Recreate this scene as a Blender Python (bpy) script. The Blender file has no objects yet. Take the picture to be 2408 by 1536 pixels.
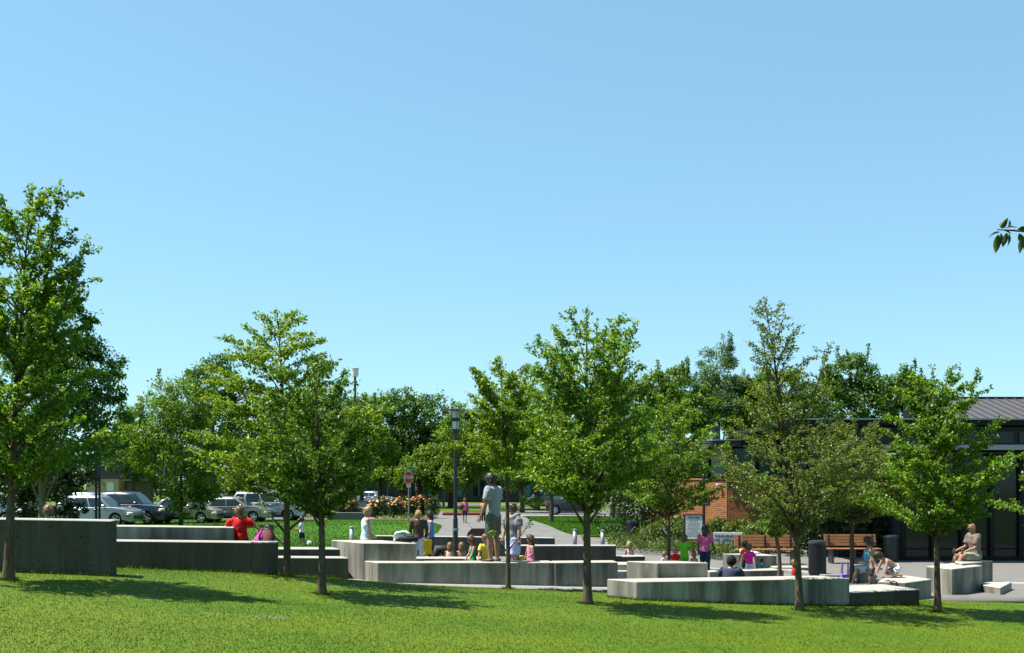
import bpy, bmesh, math, random
import numpy as np
from mathutils import Vector, Matrix

# ------------------------------------------------------------------ camera, sky, sun, exposure
SC = bpy.context.scene
COL = SC.collection
R = math.radians
CAMZ, F, CX, HY = 2.45, 2500.0, 1204.0, 1140.0      # eye height, focal length, centre and horizon in photo units
cam = bpy.data.cameras.new('camera')
cam.sensor_width = 36.0
cam.lens = F / 2408.0 * 36.0
cam.shift_y = (HY - 768.0) / 2408.0
cam.clip_start, cam.clip_end = 0.1, 4000.0
camo = bpy.data.objects.new('camera', cam)
COL.objects.link(camo)
camo.location = (0, 0, CAMZ)
camo.rotation_euler = (R(90), 0, 0)
SC.camera = camo

SUN_EL, SUN_BACK = R(62), R(5)                     # sun to the left of the scene, slightly behind it
sund = Vector((-math.cos(SUN_BACK) * math.cos(SUN_EL), math.sin(SUN_BACK) * math.cos(SUN_EL), math.sin(SUN_EL)))
world = bpy.data.worlds.new('World')
SC.world = world
world.use_nodes = True
wn = world.node_tree
wn.nodes.clear()
sky = wn.nodes.new('ShaderNodeTexSky')
sky.sky_type = 'NISHITA'
sky.sun_disc = False
sky.sun_elevation = SUN_EL
sky.sun_rotation = math.atan2(sund.x, sund.y)
sky.altitude = 100
sky.air_density = 1.0
sky.dust_density = 0.35
sky.ozone_density = 1.6
tint = wn.nodes.new('ShaderNodeMixRGB')
tint.blend_type = 'MULTIPLY'
tint.inputs[0].default_value = 1.0
tint.inputs[2].default_value = (0.83, 1.25, 1.38, 1)
bg = wn.nodes.new('ShaderNodeBackground')
bg.inputs['Strength'].default_value = 0.116
wo = wn.nodes.new('ShaderNodeOutputWorld')
gam = wn.nodes.new('ShaderNodeGamma')              # the photograph's soft, even sky
gam.inputs[1].default_value = 0.57
wn.links.new(sky.outputs[0], gam.inputs[0])
wn.links.new(gam.outputs[0], tint.inputs[1])
wn.links.new(tint.outputs[0], bg.inputs[0])
wn.links.new(bg.outputs[0], wo.inputs[0])

sl = bpy.data.lights.new('sun', 'SUN')
sl.energy = 5.0
sl.angle = R(0.5)
sl.color = (1.0, 0.95, 0.86)
so = bpy.data.objects.new('sun', sl)
COL.objects.link(so)
so.rotation_euler = sund.to_track_quat('Z', 'Y').to_euler()
SC.view_settings.view_transform = 'Standard'
SC.view_settings.look = 'None'
SC.view_settings.exposure = 1.25
SC.view_settings.gamma = 1.0
SC.view_settings.use_curve_mapping = False
SC.cycles.max_bounces = 6
SC.cycles.diffuse_bounces = 1
SC.cycles.transparent_max_bounces = 6
SC.cycles.caustics_reflective = False
SC.cycles.caustics_refractive = False

rng = random.Random(7)

def pt(x, y, Y):
    """the point at distance Y that the photo shows at x, y"""
    return Vector(((x - CX) * Y / F, Y, CAMZ - (y - HY) * Y / F))
def pX(x, Y):
    return (x - CX) * Y / F
def pZ(y, Y):
    return CAMZ - (y - HY) * Y / F

# ------------------------------------------------------------------ materials
MATS = {}
def nodes(name):
    m = bpy.data.materials.new(name)
    m.use_nodes = True
    nt = m.node_tree
    b = nt.nodes['Principled BSDF']
    MATS[name] = m
    return m, nt, b
def ramp(nt, fac, stops):
    r = nt.nodes.new('ShaderNodeValToRGB')
    el = r.color_ramp.elements
    while len(el) < len(stops):
        el.new(0.5)
    for e, (p, c) in zip(el, stops):
        e.position = p
        e.color = (c[0], c[1], c[2], 1)
    nt.links.new(fac, r.inputs[0])
    return r.outputs[0]
def noise(nt, scale, detail=4, coord='Object', stretch=None, rough=0.6):
    tc = nt.nodes.new('ShaderNodeTexCoord')
    src = tc.outputs[coord]
    if stretch:
        mp = nt.nodes.new('ShaderNodeMapping')
        mp.inputs['Scale'].default_value = stretch
        nt.links.new(src, mp.inputs[0])
        src = mp.outputs[0]
    n = nt.nodes.new('ShaderNodeTexNoise')
    n.inputs['Scale'].default_value = scale
    n.inputs['Detail'].default_value = detail
    n.inputs['Roughness'].default_value = rough
    nt.links.new(src, n.inputs['Vector'])
    return n.outputs['Fac']
def mixc(nt, fac, a, b, mode='MIX'):
    m = nt.nodes.new('ShaderNodeMixRGB')
    m.blend_type = mode
    for i, v in ((0, fac), (1, a), (2, b)):
        if isinstance(v, (int, float)):
            m.inputs[i].default_value = v
        elif isinstance(v, tuple):
            m.inputs[i].default_value = (v[0], v[1], v[2], 1)
        else:
            nt.links.new(v, m.inputs[i])
    return m.outputs[0]
def bump(nt, b, h, strength=0.3, dist=0.02):
    n = nt.nodes.new('ShaderNodeBump')
    n.inputs['Strength'].default_value = strength
    n.inputs['Distance'].default_value = dist
    nt.links.new(h, n.inputs['Height'])
    nt.links.new(n.outputs[0], b.inputs['Normal'])
def plain(name, c, rough=0.6, metal=0.0, var=0.18, scale=6.0, spec=0.5, bmp=0.0):
    if name in MATS:
        return MATS[name]
    m, nt, b = nodes(name)
    f = noise(nt, scale, 5)
    c = tuple(v * 0.80 for v in c)
    lo = tuple(max(0, v * (1 - var)) for v in c)
    hi = tuple(min(1, v * (1 + var)) for v in c)
    nt.links.new(ramp(nt, f, [(0.3, lo), (0.7, hi)]), b.inputs['Base Color'])
    b.inputs['Roughness'].default_value = rough
    b.inputs['Metallic'].default_value = metal
    b.inputs['Specular IOR Level'].default_value = spec
    if bmp:
        bump(nt, b, f, bmp, 0.01)
    return m
def leafmat(name, a, b_, tr, trw=0.45, warm=None, warmf=0.0):
    """thin leaf: each leaf has its own tone, light passes through it"""
    m = bpy.data.materials.new(name)
    m.use_nodes = True
    MATS[name] = m
    nt = m.node_tree
    nt.nodes.clear()
    g = nt.nodes.new('ShaderNodeNewGeometry')
    stops = [(0.0, a), (0.85 if warm else 1.0, b_)]
    if warm:
        stops = [(0.0, a), (1 - warmf - 0.05, b_), (1 - warmf, warm), (1.0, warm)]
    col = ramp(nt, g.outputs['Random Per Island'], stops)
    cl = noise(nt, 0.9, 3, 'Object')
    col = mixc(nt, 1.0, col, ramp(nt, cl, [(0.3, (0.7, 0.75, 0.6)), (0.7, (1.2, 1.12, 1.0))]), 'MULTIPLY')
    d = nt.nodes.new('ShaderNodeBsdfDiffuse')
    t = nt.nodes.new('ShaderNodeBsdfTranslucent')
    gl = nt.nodes.new('ShaderNodeBsdfGlossy')
    gl.inputs['Roughness'].default_value = 0.45
    gl.inputs['Color'].default_value = (0.9, 1.0, 0.85, 1)
    mx = nt.nodes.new('ShaderNodeMixShader')
    mx.inputs[0].default_value = trw
    mx2 = nt.nodes.new('ShaderNodeMixShader')
    mx2.inputs[0].default_value = 0.022
    nt.links.new(col, d.inputs[0])
    tcol = mixc(nt, 1.0, col, tr, 'MULTIPLY')
    nt.links.new(tcol, t.inputs[0])
    nt.links.new(d.outputs[0], mx.inputs[1])
    nt.links.new(t.outputs[0], mx.inputs[2])
    nt.links.new(mx.outputs[0], mx2.inputs[1])
    nt.links.new(gl.outputs[0], mx2.inputs[2])
    o = nt.nodes.new('ShaderNodeOutputMaterial')
    nt.links.new(mx2.outputs[0], o.inputs[0])
    return m

# concrete: poured between boards, water-stained down its sides
def concrete(name, light, dark, stain=0.5, topc=None):
    m, nt, b = nodes(name)
    fine = noise(nt, 38, 5)
    mid = noise(nt, 2.3, 4)
    st = noise(nt, 1.0, 5, 'Object', (2.6, 2.6, 0.35), 0.62)
    st2 = noise(nt, 1.0, 4, 'Object', (9.0, 9.0, 0.45), 0.7)
    c = ramp(nt, mid, [(0.3, tuple(v * 0.84 for v in light)), (0.7, light)])
    g = nt.nodes.new('ShaderNodeNewGeometry')
    sx = nt.nodes.new('ShaderNodeSeparateXYZ')
    nt.links.new(g.outputs['True Normal'], sx.inputs[0])
    vert = nt.nodes.new('ShaderNodeMath')       # streaks run down the sides only
    vert.operation = 'LESS_THAN'
    vert.inputs[1].default_value = 0.5
    nt.links.new(sx.outputs['Z'], vert.inputs[0])
    if topc:                                     # tops kept pale, side colour darkened to stand in for shade
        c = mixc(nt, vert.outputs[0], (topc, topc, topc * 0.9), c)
    f = nt.nodes.new('ShaderNodeMath'); f.operation = 'MULTIPLY'
    s1 = ramp(nt, st, [(0.34, (0, 0, 0)), (0.62, (1, 1, 1))])
    nt.links.new(s1, f.inputs[0]); f.inputs[1].default_value = stain
    f2 = nt.nodes.new('ShaderNodeMath'); f2.operation = 'MULTIPLY'
    nt.links.new(f.outputs[0], f2.inputs[0]); nt.links.new(vert.outputs[0], f2.inputs[1])
    c = mixc(nt, f2.outputs[0], c, dark)
    f3 = nt.nodes.new('ShaderNodeMath'); f3.operation = 'MULTIPLY'
    s2 = ramp(nt, st2, [(0.52, (0, 0, 0)), (0.80, (0.8, 0.8, 0.8))])
    nt.links.new(s2, f3.inputs[0]); nt.links.new(vert.outputs[0], f3.inputs[1])
    c = mixc(nt, f3.outputs[0], c, mixc(nt, 0.55, c, tuple(v * 0.5 for v in dark)))
    c = mixc(nt, 1.0, c, ramp(nt, fine, [(0.25, (0.82, 0.82, 0.82)), (0.75, (1.08, 1.08, 1.08))]), 'MULTIPLY')
    nt.links.new(c, b.inputs['Base Color'])
    b.inputs['Roughness'].default_value = 0.9
    b.inputs['Specular IOR Level'].default_value = 0.2
    bump(nt, b, fine, 0.35, 0.006)
    return m
CONC = concrete('concrete_block', (0.38, 0.365, 0.31), (0.034, 0.031, 0.022), 0.76)
CONC_SHADE = concrete('concrete_stain_shade', (0.100, 0.092, 0.076), (0.034, 0.033, 0.026), 0.6, 0.29)  # streaked concrete for shaded walls, the shade mixed into its dark side colour
PAVE = plain('pavement_concrete', (0.165, 0.16, 0.15), 0.95, 0, 0.13, 2.2, 0.2, 0.1)
PAVE_L = plain('strip_concrete', (0.27, 0.265, 0.245), 0.95, 0, 0.13, 5.0, 0.2, 0.1)
ASPH = plain('asphalt', (0.13, 0.13, 0.135), 0.95, 0, 0.15, 3.0, 0.2)
DIRT = plain('bark_mulch', (0.17, 0.075, 0.04), 1.0, 0, 0.4, 14.0, 0.1, 0.4)
MULCHL = plain('pale_mulch', (0.22, 0.175, 0.14), 1.0, 0, 0.3, 14.0, 0.1, 0.4)

def lawnmat(name, coarse, fine_, contrast=1.0, green=0.0, island=False):
    m, nt, b = nodes(name)
    big = noise(nt, coarse, 4, 'Object', (1, 1, 0.02))
    sm = noise(nt, fine_, 5, 'Object', (1, 1, 0.02), 0.7)
    g1 = (0.026, 0.086, 0.002); y1 = (0.088, 0.126, 0.003)
    if green:
        g1 = (0.024, 0.095, 0.004); y1 = (0.062, 0.150, 0.007)
    c = ramp(nt, big, [(0.32, g1), (0.60, y1)])
    c2 = ramp(nt, sm, [(0.3, tuple(v * 0.75 for v in g1)), (0.72, tuple(min(1, v * 1.25) for v in y1))])
    c = mixc(nt, 0.45, c, c2)
    if island:
        g = nt.nodes.new('ShaderNodeNewGeometry')
        c = mixc(nt, 1.0, c, ramp(nt, g.outputs['Random Per Island'],
                 [(0.0, (0.72, 0.8, 0.7)), (0.7, (1.15, 1.1, 1.0)), (0.93, (1.25, 1.15, 1.0)), (0.94, (1.6, 1.2, 1.6)), (1.0, (1.75, 1.3, 2.0))]), 'MULTIPLY')
    nt.links.new(c, b.inputs['Base Color'])
    b.inputs['Roughness'].default_value = 0.75
    b.inputs['Specular IOR Level'].default_value = 0.15
    bump(nt, b, sm, 0.5, 0.03)
    return m
LAWN = lawnmat('lawn_soil', 0.33, 9.0)
BLADE = lawnmat('grass_blades', 0.33, 9.0, island=True)
LAWN_B = lawnmat('far_lawn', 0.25, 5.0, green=1)
BLADE_B = lawnmat('far_grass_blades', 0.25, 5.0, green=1, island=True)
LAWN_F = lawnmat('verge_grass', 0.12, 3.0)

def barkmat(name, c1, c2, sc=14):
    m, nt, b = nodes(name)
    n1 = noise(nt, 1.0, 6, 'Object', (sc * 2.2, sc * 2.2, sc * 0.5), 0.7)
    nt.links.new(ramp(nt, n1, [(0.35, c1), (0.65, c2)]), b.inputs['Base Color'])
    b.inputs['Roughness'].default_value = 0.95
    b.inputs['Specular IOR Level'].default_value = 0.15
    bump(nt, b, n1, 0.6, 0.01)
    return m
BARK = barkmat('young_bark', (0.045, 0.033, 0.022), (0.13, 0.10, 0.065))
BARK_D = barkmat('dark_bark', (0.035, 0.028, 0.022), (0.10, 0.08, 0.06), 6)
BARK_L = barkmat('pale_bark', (0.09, 0.08, 0.065), (0.20, 0.185, 0.155), 8)

KAT = leafmat('katsura_leaf', (0.038, 0.108, 0.008), (0.115, 0.220, 0.018), (2.0, 1.8, 0.7), 0.45, (0.24, 0.33, 0.09), 0.08)
KAT_Y = leafmat('katsura_leaf_bright', (0.051, 0.122, 0.008), (0.137, 0.230, 0.018), (2.0, 1.8, 0.6), 0.46, (0.28, 0.36, 0.07), 0.08)
KAT_D = leafmat('katsura_leaf_deep', (0.029, 0.087, 0.008), (0.073, 0.160, 0.014), (1.9, 1.7, 0.7), 0.40, (0.20, 0.28, 0.08), 0.05)
KAT_B = leafmat('katsura_leaf_bronze', (0.043, 0.091, 0.013), (0.112, 0.169, 0.027), (1.8, 1.6, 0.8), 0.40, (0.25, 0.26, 0.11), 0.10)
MAPLE = leafmat('maple_leaf', (0.026, 0.078, 0.010), (0.077, 0.160, 0.016), (1.8, 1.7, 0.7), 0.36)
MAPLE_L = leafmat('maple_leaf_light', (0.047, 0.112, 0.010), (0.124, 0.212, 0.018), (1.9, 1.75, 0.7), 0.42)
WILLOW = leafmat('willow_leaf', (0.041, 0.101, 0.026), (0.106, 0.181, 0.050), (1.6, 1.6, 0.8), 0.36)
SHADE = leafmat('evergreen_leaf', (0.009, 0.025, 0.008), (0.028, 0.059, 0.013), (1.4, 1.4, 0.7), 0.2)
SHRUB = leafmat('laurel_leaf', (0.041, 0.088, 0.016), (0.120, 0.168, 0.028), (1.6, 1.5, 0.7), 0.3)
COVER = leafmat('ground_cover_leaf', (0.055, 0.097, 0.024), (0.129, 0.168, 0.052), (1.5, 1.5, 0.8), 0.3)
ROSELEAF = leafmat('rose_leaf', (0.023, 0.055, 0.020), (0.069, 0.109, 0.044), (1.4, 1.4, 0.8), 0.28)
LEAF_N = leafmat('near_leaf', (0.032, 0.071, 0.010), (0.064, 0.118, 0.014), (1.9, 1.7, 0.6), 0.42)

# ------------------------------------------------------------------ mesh helpers
def link(o, parent=None):
    COL.objects.link(o)
    if parent is not None:
        o.parent = parent
    return o
def tag(o, label=None, cat=None, group=None, kind=None):
    if label: o['label'] = label
    if cat: o['category'] = cat
    if group: o['group'] = group
    if kind: o['kind'] = kind
    return o
def thing(name, label, cat, loc=(0, 0, 0), rotz=0.0, group=None):
    o = bpy.data.objects.new(name, None)
    o.empty_display_size = 0.2
    link(o)
    o.location = loc
    o.rotation_euler = (0, 0, rotz)
    return tag(o, label, cat, group)
def mesh_np(name, V, Fa, mat, parent=None, smooth=False):
    """V: (n,3), Fa: (m,k) all faces with k corners"""
    V = np.asarray(V, dtype=np.float32)
    Fa = np.asarray(Fa, dtype=np.int32)
    me = bpy.data.meshes.new(name)
    n, (m, k) = len(V), Fa.shape
    me.vertices.add(n)
    me.vertices.foreach_set('co', V.ravel())
    me.loops.add(m * k)
    me.loops.foreach_set('vertex_index', Fa.ravel())
    me.polygons.add(m)
    me.polygons.foreach_set('loop_start', np.arange(0, m * k, k, dtype=np.int32))
    me.polygons.foreach_set('loop_total', np.full(m, k, dtype=np.int32))
    if smooth:
        me.polygons.foreach_set('use_smooth', np.ones(m, dtype=bool))
    me.update(calc_edges=True)
    me.materials.append(mat)
    return link(bpy.data.objects.new(name, me), parent)

class MB:
    def __init__(s):
        s.v, s.f = [], []
    def add(s, vs, fs):
        o = len(s.v)
        s.v += [tuple(v) for v in vs]
        s.f += [tuple(i + o for i in f) for f in fs]
        return s
    def box(s, c, d, rz=0.0, M=None):
        hx, hy, hz = d[0] / 2, d[1] / 2, d[2] / 2
        ca, sa = math.cos(rz), math.sin(rz)
        vs = []
        for z in (-hz, hz):
            for x, y in ((-hx, -hy), (hx, -hy), (hx, hy), (-hx, hy)):
                p = Vector((x * ca - y * sa + c[0], x * sa + y * ca + c[1], z + c[2]))
                vs.append(M @ p if M else p)
        return s.add(vs, [(3, 2, 1, 0), (4, 5, 6, 7), (0, 1, 5, 4), (1, 2, 6, 5), (2, 3, 7, 6), (3, 0, 4, 7)])
    def prism(s, poly, z0, z1):
        """plan polygon (counter-clockwise), z1 a number or one height per corner"""
        n = len(poly)
        tz = z1 if isinstance(z1, (list, tuple)) else [z1] * n
        vs = [(p[0], p[1], z0) for p in poly] + [(p[0], p[1], tz[i]) for i, p in enumerate(poly)]
        fs = [tuple(range(n - 1, -1, -1)), tuple(range(n, 2 * n))]
        fs += [(i, (i + 1) % n, n + (i + 1) % n, n + i) for i in range(n)]
        return s.add(vs, fs)
    def rings(s, rr, cap=True):
        """rr: list of rings, each a list of points of equal count"""
        n = len(rr[0])
        vs = [p for r in rr for p in r]
        fs = []
        for k in range(len(rr) - 1):
            for i in range(n):
                j = (i + 1) % n
                fs.append((k * n + i, k * n + j, (k + 1) * n + j, (k + 1) * n + i))
        if cap:
            fs.append(tuple(range(n - 1, -1, -1)))
            fs.append(tuple(range((len(rr) - 1) * n, len(rr) * n)))
        return s.add(vs, fs)
    def path(s, pts, rad, n=8, cap=True):
        pts = [Vector(p) for p in pts]
        rr = []
        ref = Vector((0.31, 0.2, 1)) if abs((pts[-1] - pts[0]).normalized().z) < 0.8 else Vector((1, 0.13, 0))
        for i, p in enumerate(pts):
            d = (pts[min(i + 1, len(pts) - 1)] - pts[max(i - 1, 0)])
            d = d.normalized() if d.length > 1e-9 else Vector((0, 0, 1))
            a = d.cross(ref).normalized()
            b = d.cross(a)
            r = rad[i] if isinstance(rad, (list, tuple)) else rad
            rr.append([p + (a * math.cos(t) + b * math.sin(t)) * r for t in [2 * math.pi * k / n for k in range(n)]])
        return s.rings(rr, cap)
    def lathe(s, prof, n=16, c=(0, 0, 0), axis='z', cap=True):
        rr = []
        for r, h in prof:
            ring = []
            for k in range(n):
                t = 2 * math.pi * k / n
                if axis == 'z':
                    ring.append((c[0] + r * math.cos(t), c[1] + r * math.sin(t), c[2] + h))
                else:
                    ring.append((c[0] + r * math.cos(t), c[1] + h, c[2] + r * math.sin(t)))
            rr.append(ring)
        return s.rings(rr, cap)
    def ball(s, c, r, n=10, m=6):
        """ellipsoid, r a number or three radii"""
        r = (r, r, r) if isinstance(r, (int, float)) else r
        rr = []
        for i in range(m + 1):
            t = math.pi * (0.03 + 0.94 * i / m)
            rr.append([(c[0] + r[0] * math.sin(t) * math.cos(2 * math.pi * k / n),
                        c[1] + r[1] * math.sin(t) * math.sin(2 * math.pi * k / n),
                        c[2] - r[2] * math.cos(t)) for k in range(n)])
        return s.rings(rr)
    def build(s, name, mat, parent=None, smooth=False, bevel=0.0, seg=1, fix=False):
        me = bpy.data.meshes.new(name)
        me.from_pydata(s.v, [], s.f)
        if bevel or fix:
            bm = bmesh.new()
            bm.from_mesh(me)
            bmesh.ops.recalc_face_normals(bm, faces=bm.faces)
            if bevel:
                es = [e for e in bm.edges if len(e.link_faces) == 2 and e.calc_face_angle(0) > 0.5]
                bmesh.ops.bevel(bm, geom=es, offset=bevel, segments=seg, affect='EDGES', profile=0.5)
            bm.to_mesh(me)
            bm.free()
        if smooth:
            for p in me.polygons:
                p.use_smooth = True
            if smooth != True:
                me.set_sharp_from_angle(angle=R(smooth))
        if mat is not None:
            me.materials.append(mat)
        return link(bpy.data.objects.new(name, me), parent)

def text_mesh(name, body, size, mat, parent, loc, rot, depth=0.004, align='CENTER', sx=1.0):
    cu = bpy.data.curves.new(name, 'FONT')
    cu.body = body
    cu.size = size
    cu.extrude = depth
    cu.align_x = align
    cu.align_y = 'CENTER'
    cu.offset = size * 0.012
    o = bpy.data.objects.new(name, cu)
    COL.objects.link(o)
    dg = bpy.context.evaluated_depsgraph_get()
    me = bpy.data.meshes.new_from_object(o.evaluated_get(dg))
    bpy.data.objects.remove(o)
    bpy.data.curves.remove(cu)
    me.materials.clear()
    me.materials.append(mat)
    t = link(bpy.data.objects.new(name, me), parent)
    t.location = loc
    t.rotation_euler = rot
    t.scale = (sx, 1, 1)
    return t

# ------------------------------------------------------------------ terrain
def lerp_tab(tab, v):
    if v <= tab[0][0]: return tab[0][1]
    for (a, x), (b, y) in zip(tab, tab[1:]):
        if v <= b:
            t = (v - a) / (b - a)
            t = t * t * (3 - 2 * t)
            return x + (y - x) * t
    return tab[-1][1]
GA = [(21, .37), (23, .34), (26, .20), (31, 0), (45, 0), (60, .25), (5000, .25)]
GB = [(20, .16), (25, .12), (30, 0), (45, 0), (60, .25), (5000, .25)]
def gz(X, Y):
    """height of the plaza and everything beyond it"""
    t = min(1, max(0, (X - 2.0) / 4.0))
    return lerp_tab(GA, Y) * (1 - t) + lerp_tab(GB, Y) * t

LP = [(20, 1365, 14.0), (757, 1400, 15.3), (1382, 1420, 16.5), (1880, 1437, 17.8), (2205, 1442, 18.6),
      (675, 1355, 18.0), (1195, 1384, 20.8), (0, 1346, 15.2), (263, 1354, 15.2), (264, 1334, 18.4), (651, 1350, 17.8),
      (651, 1350, 21.6), (800, 1361, 21.8), (980, 1376, 21.4), (1200, 1386, 21.2), (1427, 1389, 20.8),
      (1497, 1411.6, 18.1), (1998, 1424.5, 18.8), (2163, 1421, 19.4), (2239, 1410, 22.5), (2310, 1408.5, 23.4),
      (2352, 1402, 22.6), (2408, 1376, 25.6)]
LC = [tuple(pt(*p)) for p in LP]
for X, Y in ((0, 0), (-6, 0), (6, 0), (-4.2, 8.7), (0, 9.8), (6.6, 13.8), (-12, 10), (13, 12), (15, 18), (-13, 19)):
    LC.append((X, Y, 0.9 - 0.0677 * X - 0.0133 * Y))
LCn = np.array(LC)
def _U(d2):
    return np.where(d2 > 1e-9, 0.5 * d2 * np.log(np.maximum(d2, 1e-9)), 0.0)
_n = len(LCn)
_K = _U(((LCn[:, None, :2] - LCn[None, :, :2]) ** 2).sum(-1)) + np.eye(_n) * 1.5
_P = np.c_[np.ones(_n), LCn[:, :2]]
_A = np.block([[_K, _P], [_P.T, np.zeros((3, 3))]])
_w = np.linalg.solve(_A, np.r_[LCn[:, 2], np.zeros(3)])
def lawn_np(XY):
    d2 = ((XY[:, None, :] - LCn[None, :, :2]) ** 2).sum(-1)
    return _U(d2) @ _w[:_n] + _w[_n] + XY @ _w[_n + 1:]
def lz(X, Y):
    return float(lawn_np(np.array([[X, Y]]))[0])
LB = [(-16, 22.4), (-3.75, 22.4), (-3.6, 21.7), (-1.9, 21.35), (0, 21.25), (1.8, 21.0), (2.1, 18.7), (6.0, 19.2),
      (6.3, 19.9), (7.6, 20.3), (8.4, 22.6), (9.1, 23.3), (10.35, 24.0), (11.2, 24.4), (12.4, 25.6), (16, 25.8)]
def lawn_edge(X):
    for (a, x), (b, y) in zip(LB, LB[1:]):
        if X <= b:
            return x + (y - x) * (X - a) / (b - a)
    return LB[-1][1]

# the ground under everything, out to the horizon
xs = np.concatenate([[-2500, -800, -300, -120], np.arange(-60, 61, 4), [120, 300, 800, 2500]])
ys = np.concatenate([[-300, -60, -10, 0, 8, 14], np.arange(18, 70, 2), [80, 100, 140, 200, 400, 1000, 3500]])
V = [(x, y, (gz(x, y) if y > 26 else min(gz(x, y), 0)) - 0.09) for y in ys for x in xs]
nx = len(xs)
Fq = [(j * nx + i, j * nx + i + 1, (j + 1) * nx + i + 1, (j + 1) * nx + i) for j in range(len(ys) - 1) for i in range(nx - 1)]
tag(mesh_np('ground', V, Fq, LAWN_F, smooth=True), 'broad grassy ground under and beyond the park', kind='structure')

def sheet(name, rows, dz, mat, label, nx=14, step=1.5, zf=gz, skirt=0.05):
    """ground sheet between a left and a right edge: rows (Y, Xleft, Xright)"""
    yy = []
    for (a, _, _), (b, _, _) in zip(rows, rows[1:]):
        k = max(1, int(math.ceil((b - a) / step)))
        yy += [a + (b - a) * i / k for i in range(k)]
    yy.append(rows[-1][0])
    lt = [(r[0], r[1]) for r in rows]; rt = [(r[0], r[2]) for r in rows]
    li = lambda t, v: float(np.interp(v, [a for a, _ in t], [b for _, b in t]))
    V, Fq = [], []
    for y in yy:
        a, b = li(lt, y), li(rt, y)
        for i in range(nx):
            x = a + (b - a) * i / (nx - 1)
            V.append((x, y, zf(x, y) + dz))
    for j in range(len(yy) - 1):
        for i in range(nx - 1):
            Fq.append((j * nx + i, j * nx + i + 1, (j + 1) * nx + i + 1, (j + 1) * nx + i))
    # rim folded down so that the sheet has an edge
    rim = [i for i in range(nx)] + [j * nx + nx - 1 for j in range(1, len(yy))] + \
          [(len(yy) - 1) * nx + i for i in range(nx - 2, -1, -1)] + [j * nx for j in range(len(yy) - 2, 0, -1)]
    o = len(V)
    V += [(V[i][0], V[i][1], V[i][2] - skirt) for i in rim]
    m = len(rim)
    for k in range(m):
        Fq.append((rim[k], o + k, o + (k + 1) % m, rim[(k + 1) % m]))
    ob = mesh_np(name, V, Fq, mat, smooth=False)
    return tag(ob, label, kind='structure')

# near lawn
gx = np.linspace(-16, 16, 97)
V, Fq = [], []
NJ = 60
for i, X in enumerate(gx):
    e = lawn_edge(X)
    for j in range(NJ):
        V.append((X, -6 + (e + 6) * j / (NJ - 1), 0))
V = np.array(V)
V[:, 2] = lawn_np(V[:, :2])
for i in range(len(gx) - 1):
    for j in range(NJ - 1):
        Fq.append((i * NJ + j, (i + 1) * NJ + j, (i + 1) * NJ + j + 1, i * NJ + j + 1))
tag(mesh_np('lawn', V, Fq, LAWN, smooth=True), 'sunlit sloping lawn in front of the concrete walls', kind='structure')

# grass blades on the lawn, thinner with distance
def blades(name, xy, z, h, w, mat, label, seed):
    r = np.random.RandomState(seed)
    n = len(xy)
    a = r.rand(n) * 6.283
    hh = h * (0.55 + 0.9 * r.rand(n))
    lean = hh * (0.25 + 0.75 * r.rand(n))
    la = r.rand(n) * 6.283
    b = np.c_[xy, z - 0.006]
    d = np.c_[np.cos(a), np.sin(a), np.zeros(n)] * (w * (0.7 + 0.6 * r.rand(n)))[:, None]
    tip = b + np.c_[np.cos(la) * lean, np.sin(la) * lean, hh]
    V = np.stack([b - d, b + d, tip], 1).reshape(-1, 3)
    Fa = np.arange(3 * n).reshape(-1, 3)
    return tag(mesh_np(name, V, Fa, mat), label, 'grass', kind='stuff')
r0 = np.random.RandomState(3)
P = []
for y0, y1, dens in ((8.2, 11, 2600), (11, 14, 1900), (14, 18, 1300), (18, 25.8, 800)):
    x1 = 0.5 * y1 + 0.6
    n = int(2 * x1 * (y1 - y0) * dens)
    q = np.c_[r0.uniform(-x1, x1, n), r0.uniform(y0, y1, n)]
    ed = np.interp(q[:, 0], [a for a, _ in LB], [b for _, b in LB])
    P.append(q[(q[:, 1] < ed - 0.02) & (np.abs(q[:, 0]) < 0.49 * q[:, 1] + 0.3)])
P = np.concatenate(P)
blades('grass', P, lawn_np(P), 0.020, 0.0042, BLADE, 'short mown grass blades covering the front lawn', 4)
# clover heads
n = 46
cl = MB()
for i in range(n):
    x = rng.gauss(505, 26) if i < 14 else rng.gauss(640, 34)
    y = rng.gauss(1452, 2.5) if i < 14 else rng.gauss(1460, 3.2)
    Y = 12.0
    for _ in range(6):
        X = pX(x, Y)
        Y = (CAMZ - lz(X, Y)) * F / (y - HY)
    cl.ball((X, Y, lz(X, Y) + 0.035), rng.uniform(0.006, 0.011), 6, 4)
tag(cl.build('clover', plain('clover_white', (0.36, 0.38, 0.25), 0.8), smooth=True), 'small white clover heads scattered in the lawn', 'clover', kind='stuff')

# plaza, strip, path, lawns, roads behind
sheet('plaza', [(21.4, -3.9, 13.5), (24, -5.5, 16), (30, -8, 24), (41.5, -10, 26)], -0.02, PAVE, 'grey concrete plaza floor between the blocks', nx=24)
def zs(X, Y):
    return 0.46 + (0.34 - 0.46) * (X + 3.6) / 5.6
sheet('paved_strip', [(21.30, -3.62, 2.6), (22.5, -3.9, 2.6)], 0.0, PAVE_L, 'pale concrete strip along the foot of the long bench', nx=10, zf=zs, skirt=0.16)
LWN_L = [(41.9, pX(560, 41.9), pX(960, 41.9)), (52, pX(300, 52), pX(1030, 52)), (57, pX(180, 57), pX(1040, 57)), (63, pX(170, 63), pX(1010, 63)), (66.5, pX(300, 66.5), pX(985, 66.5))]
sheet('far_lawn', LWN_L, 0.012, LAWN_B, 'bright green lawn behind the boy with the ball', nx=20, skirt=0.08)
LWN_R = [(50.2, pX(1345, 50.2), pX(1462, 50.2)), (53, pX(1317, 53), pX(1470, 53)), (62, pX(1265, 62), pX(1500, 62)), (73.5, pX(1229, 73.5), pX(1520, 73.5))]
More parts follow.
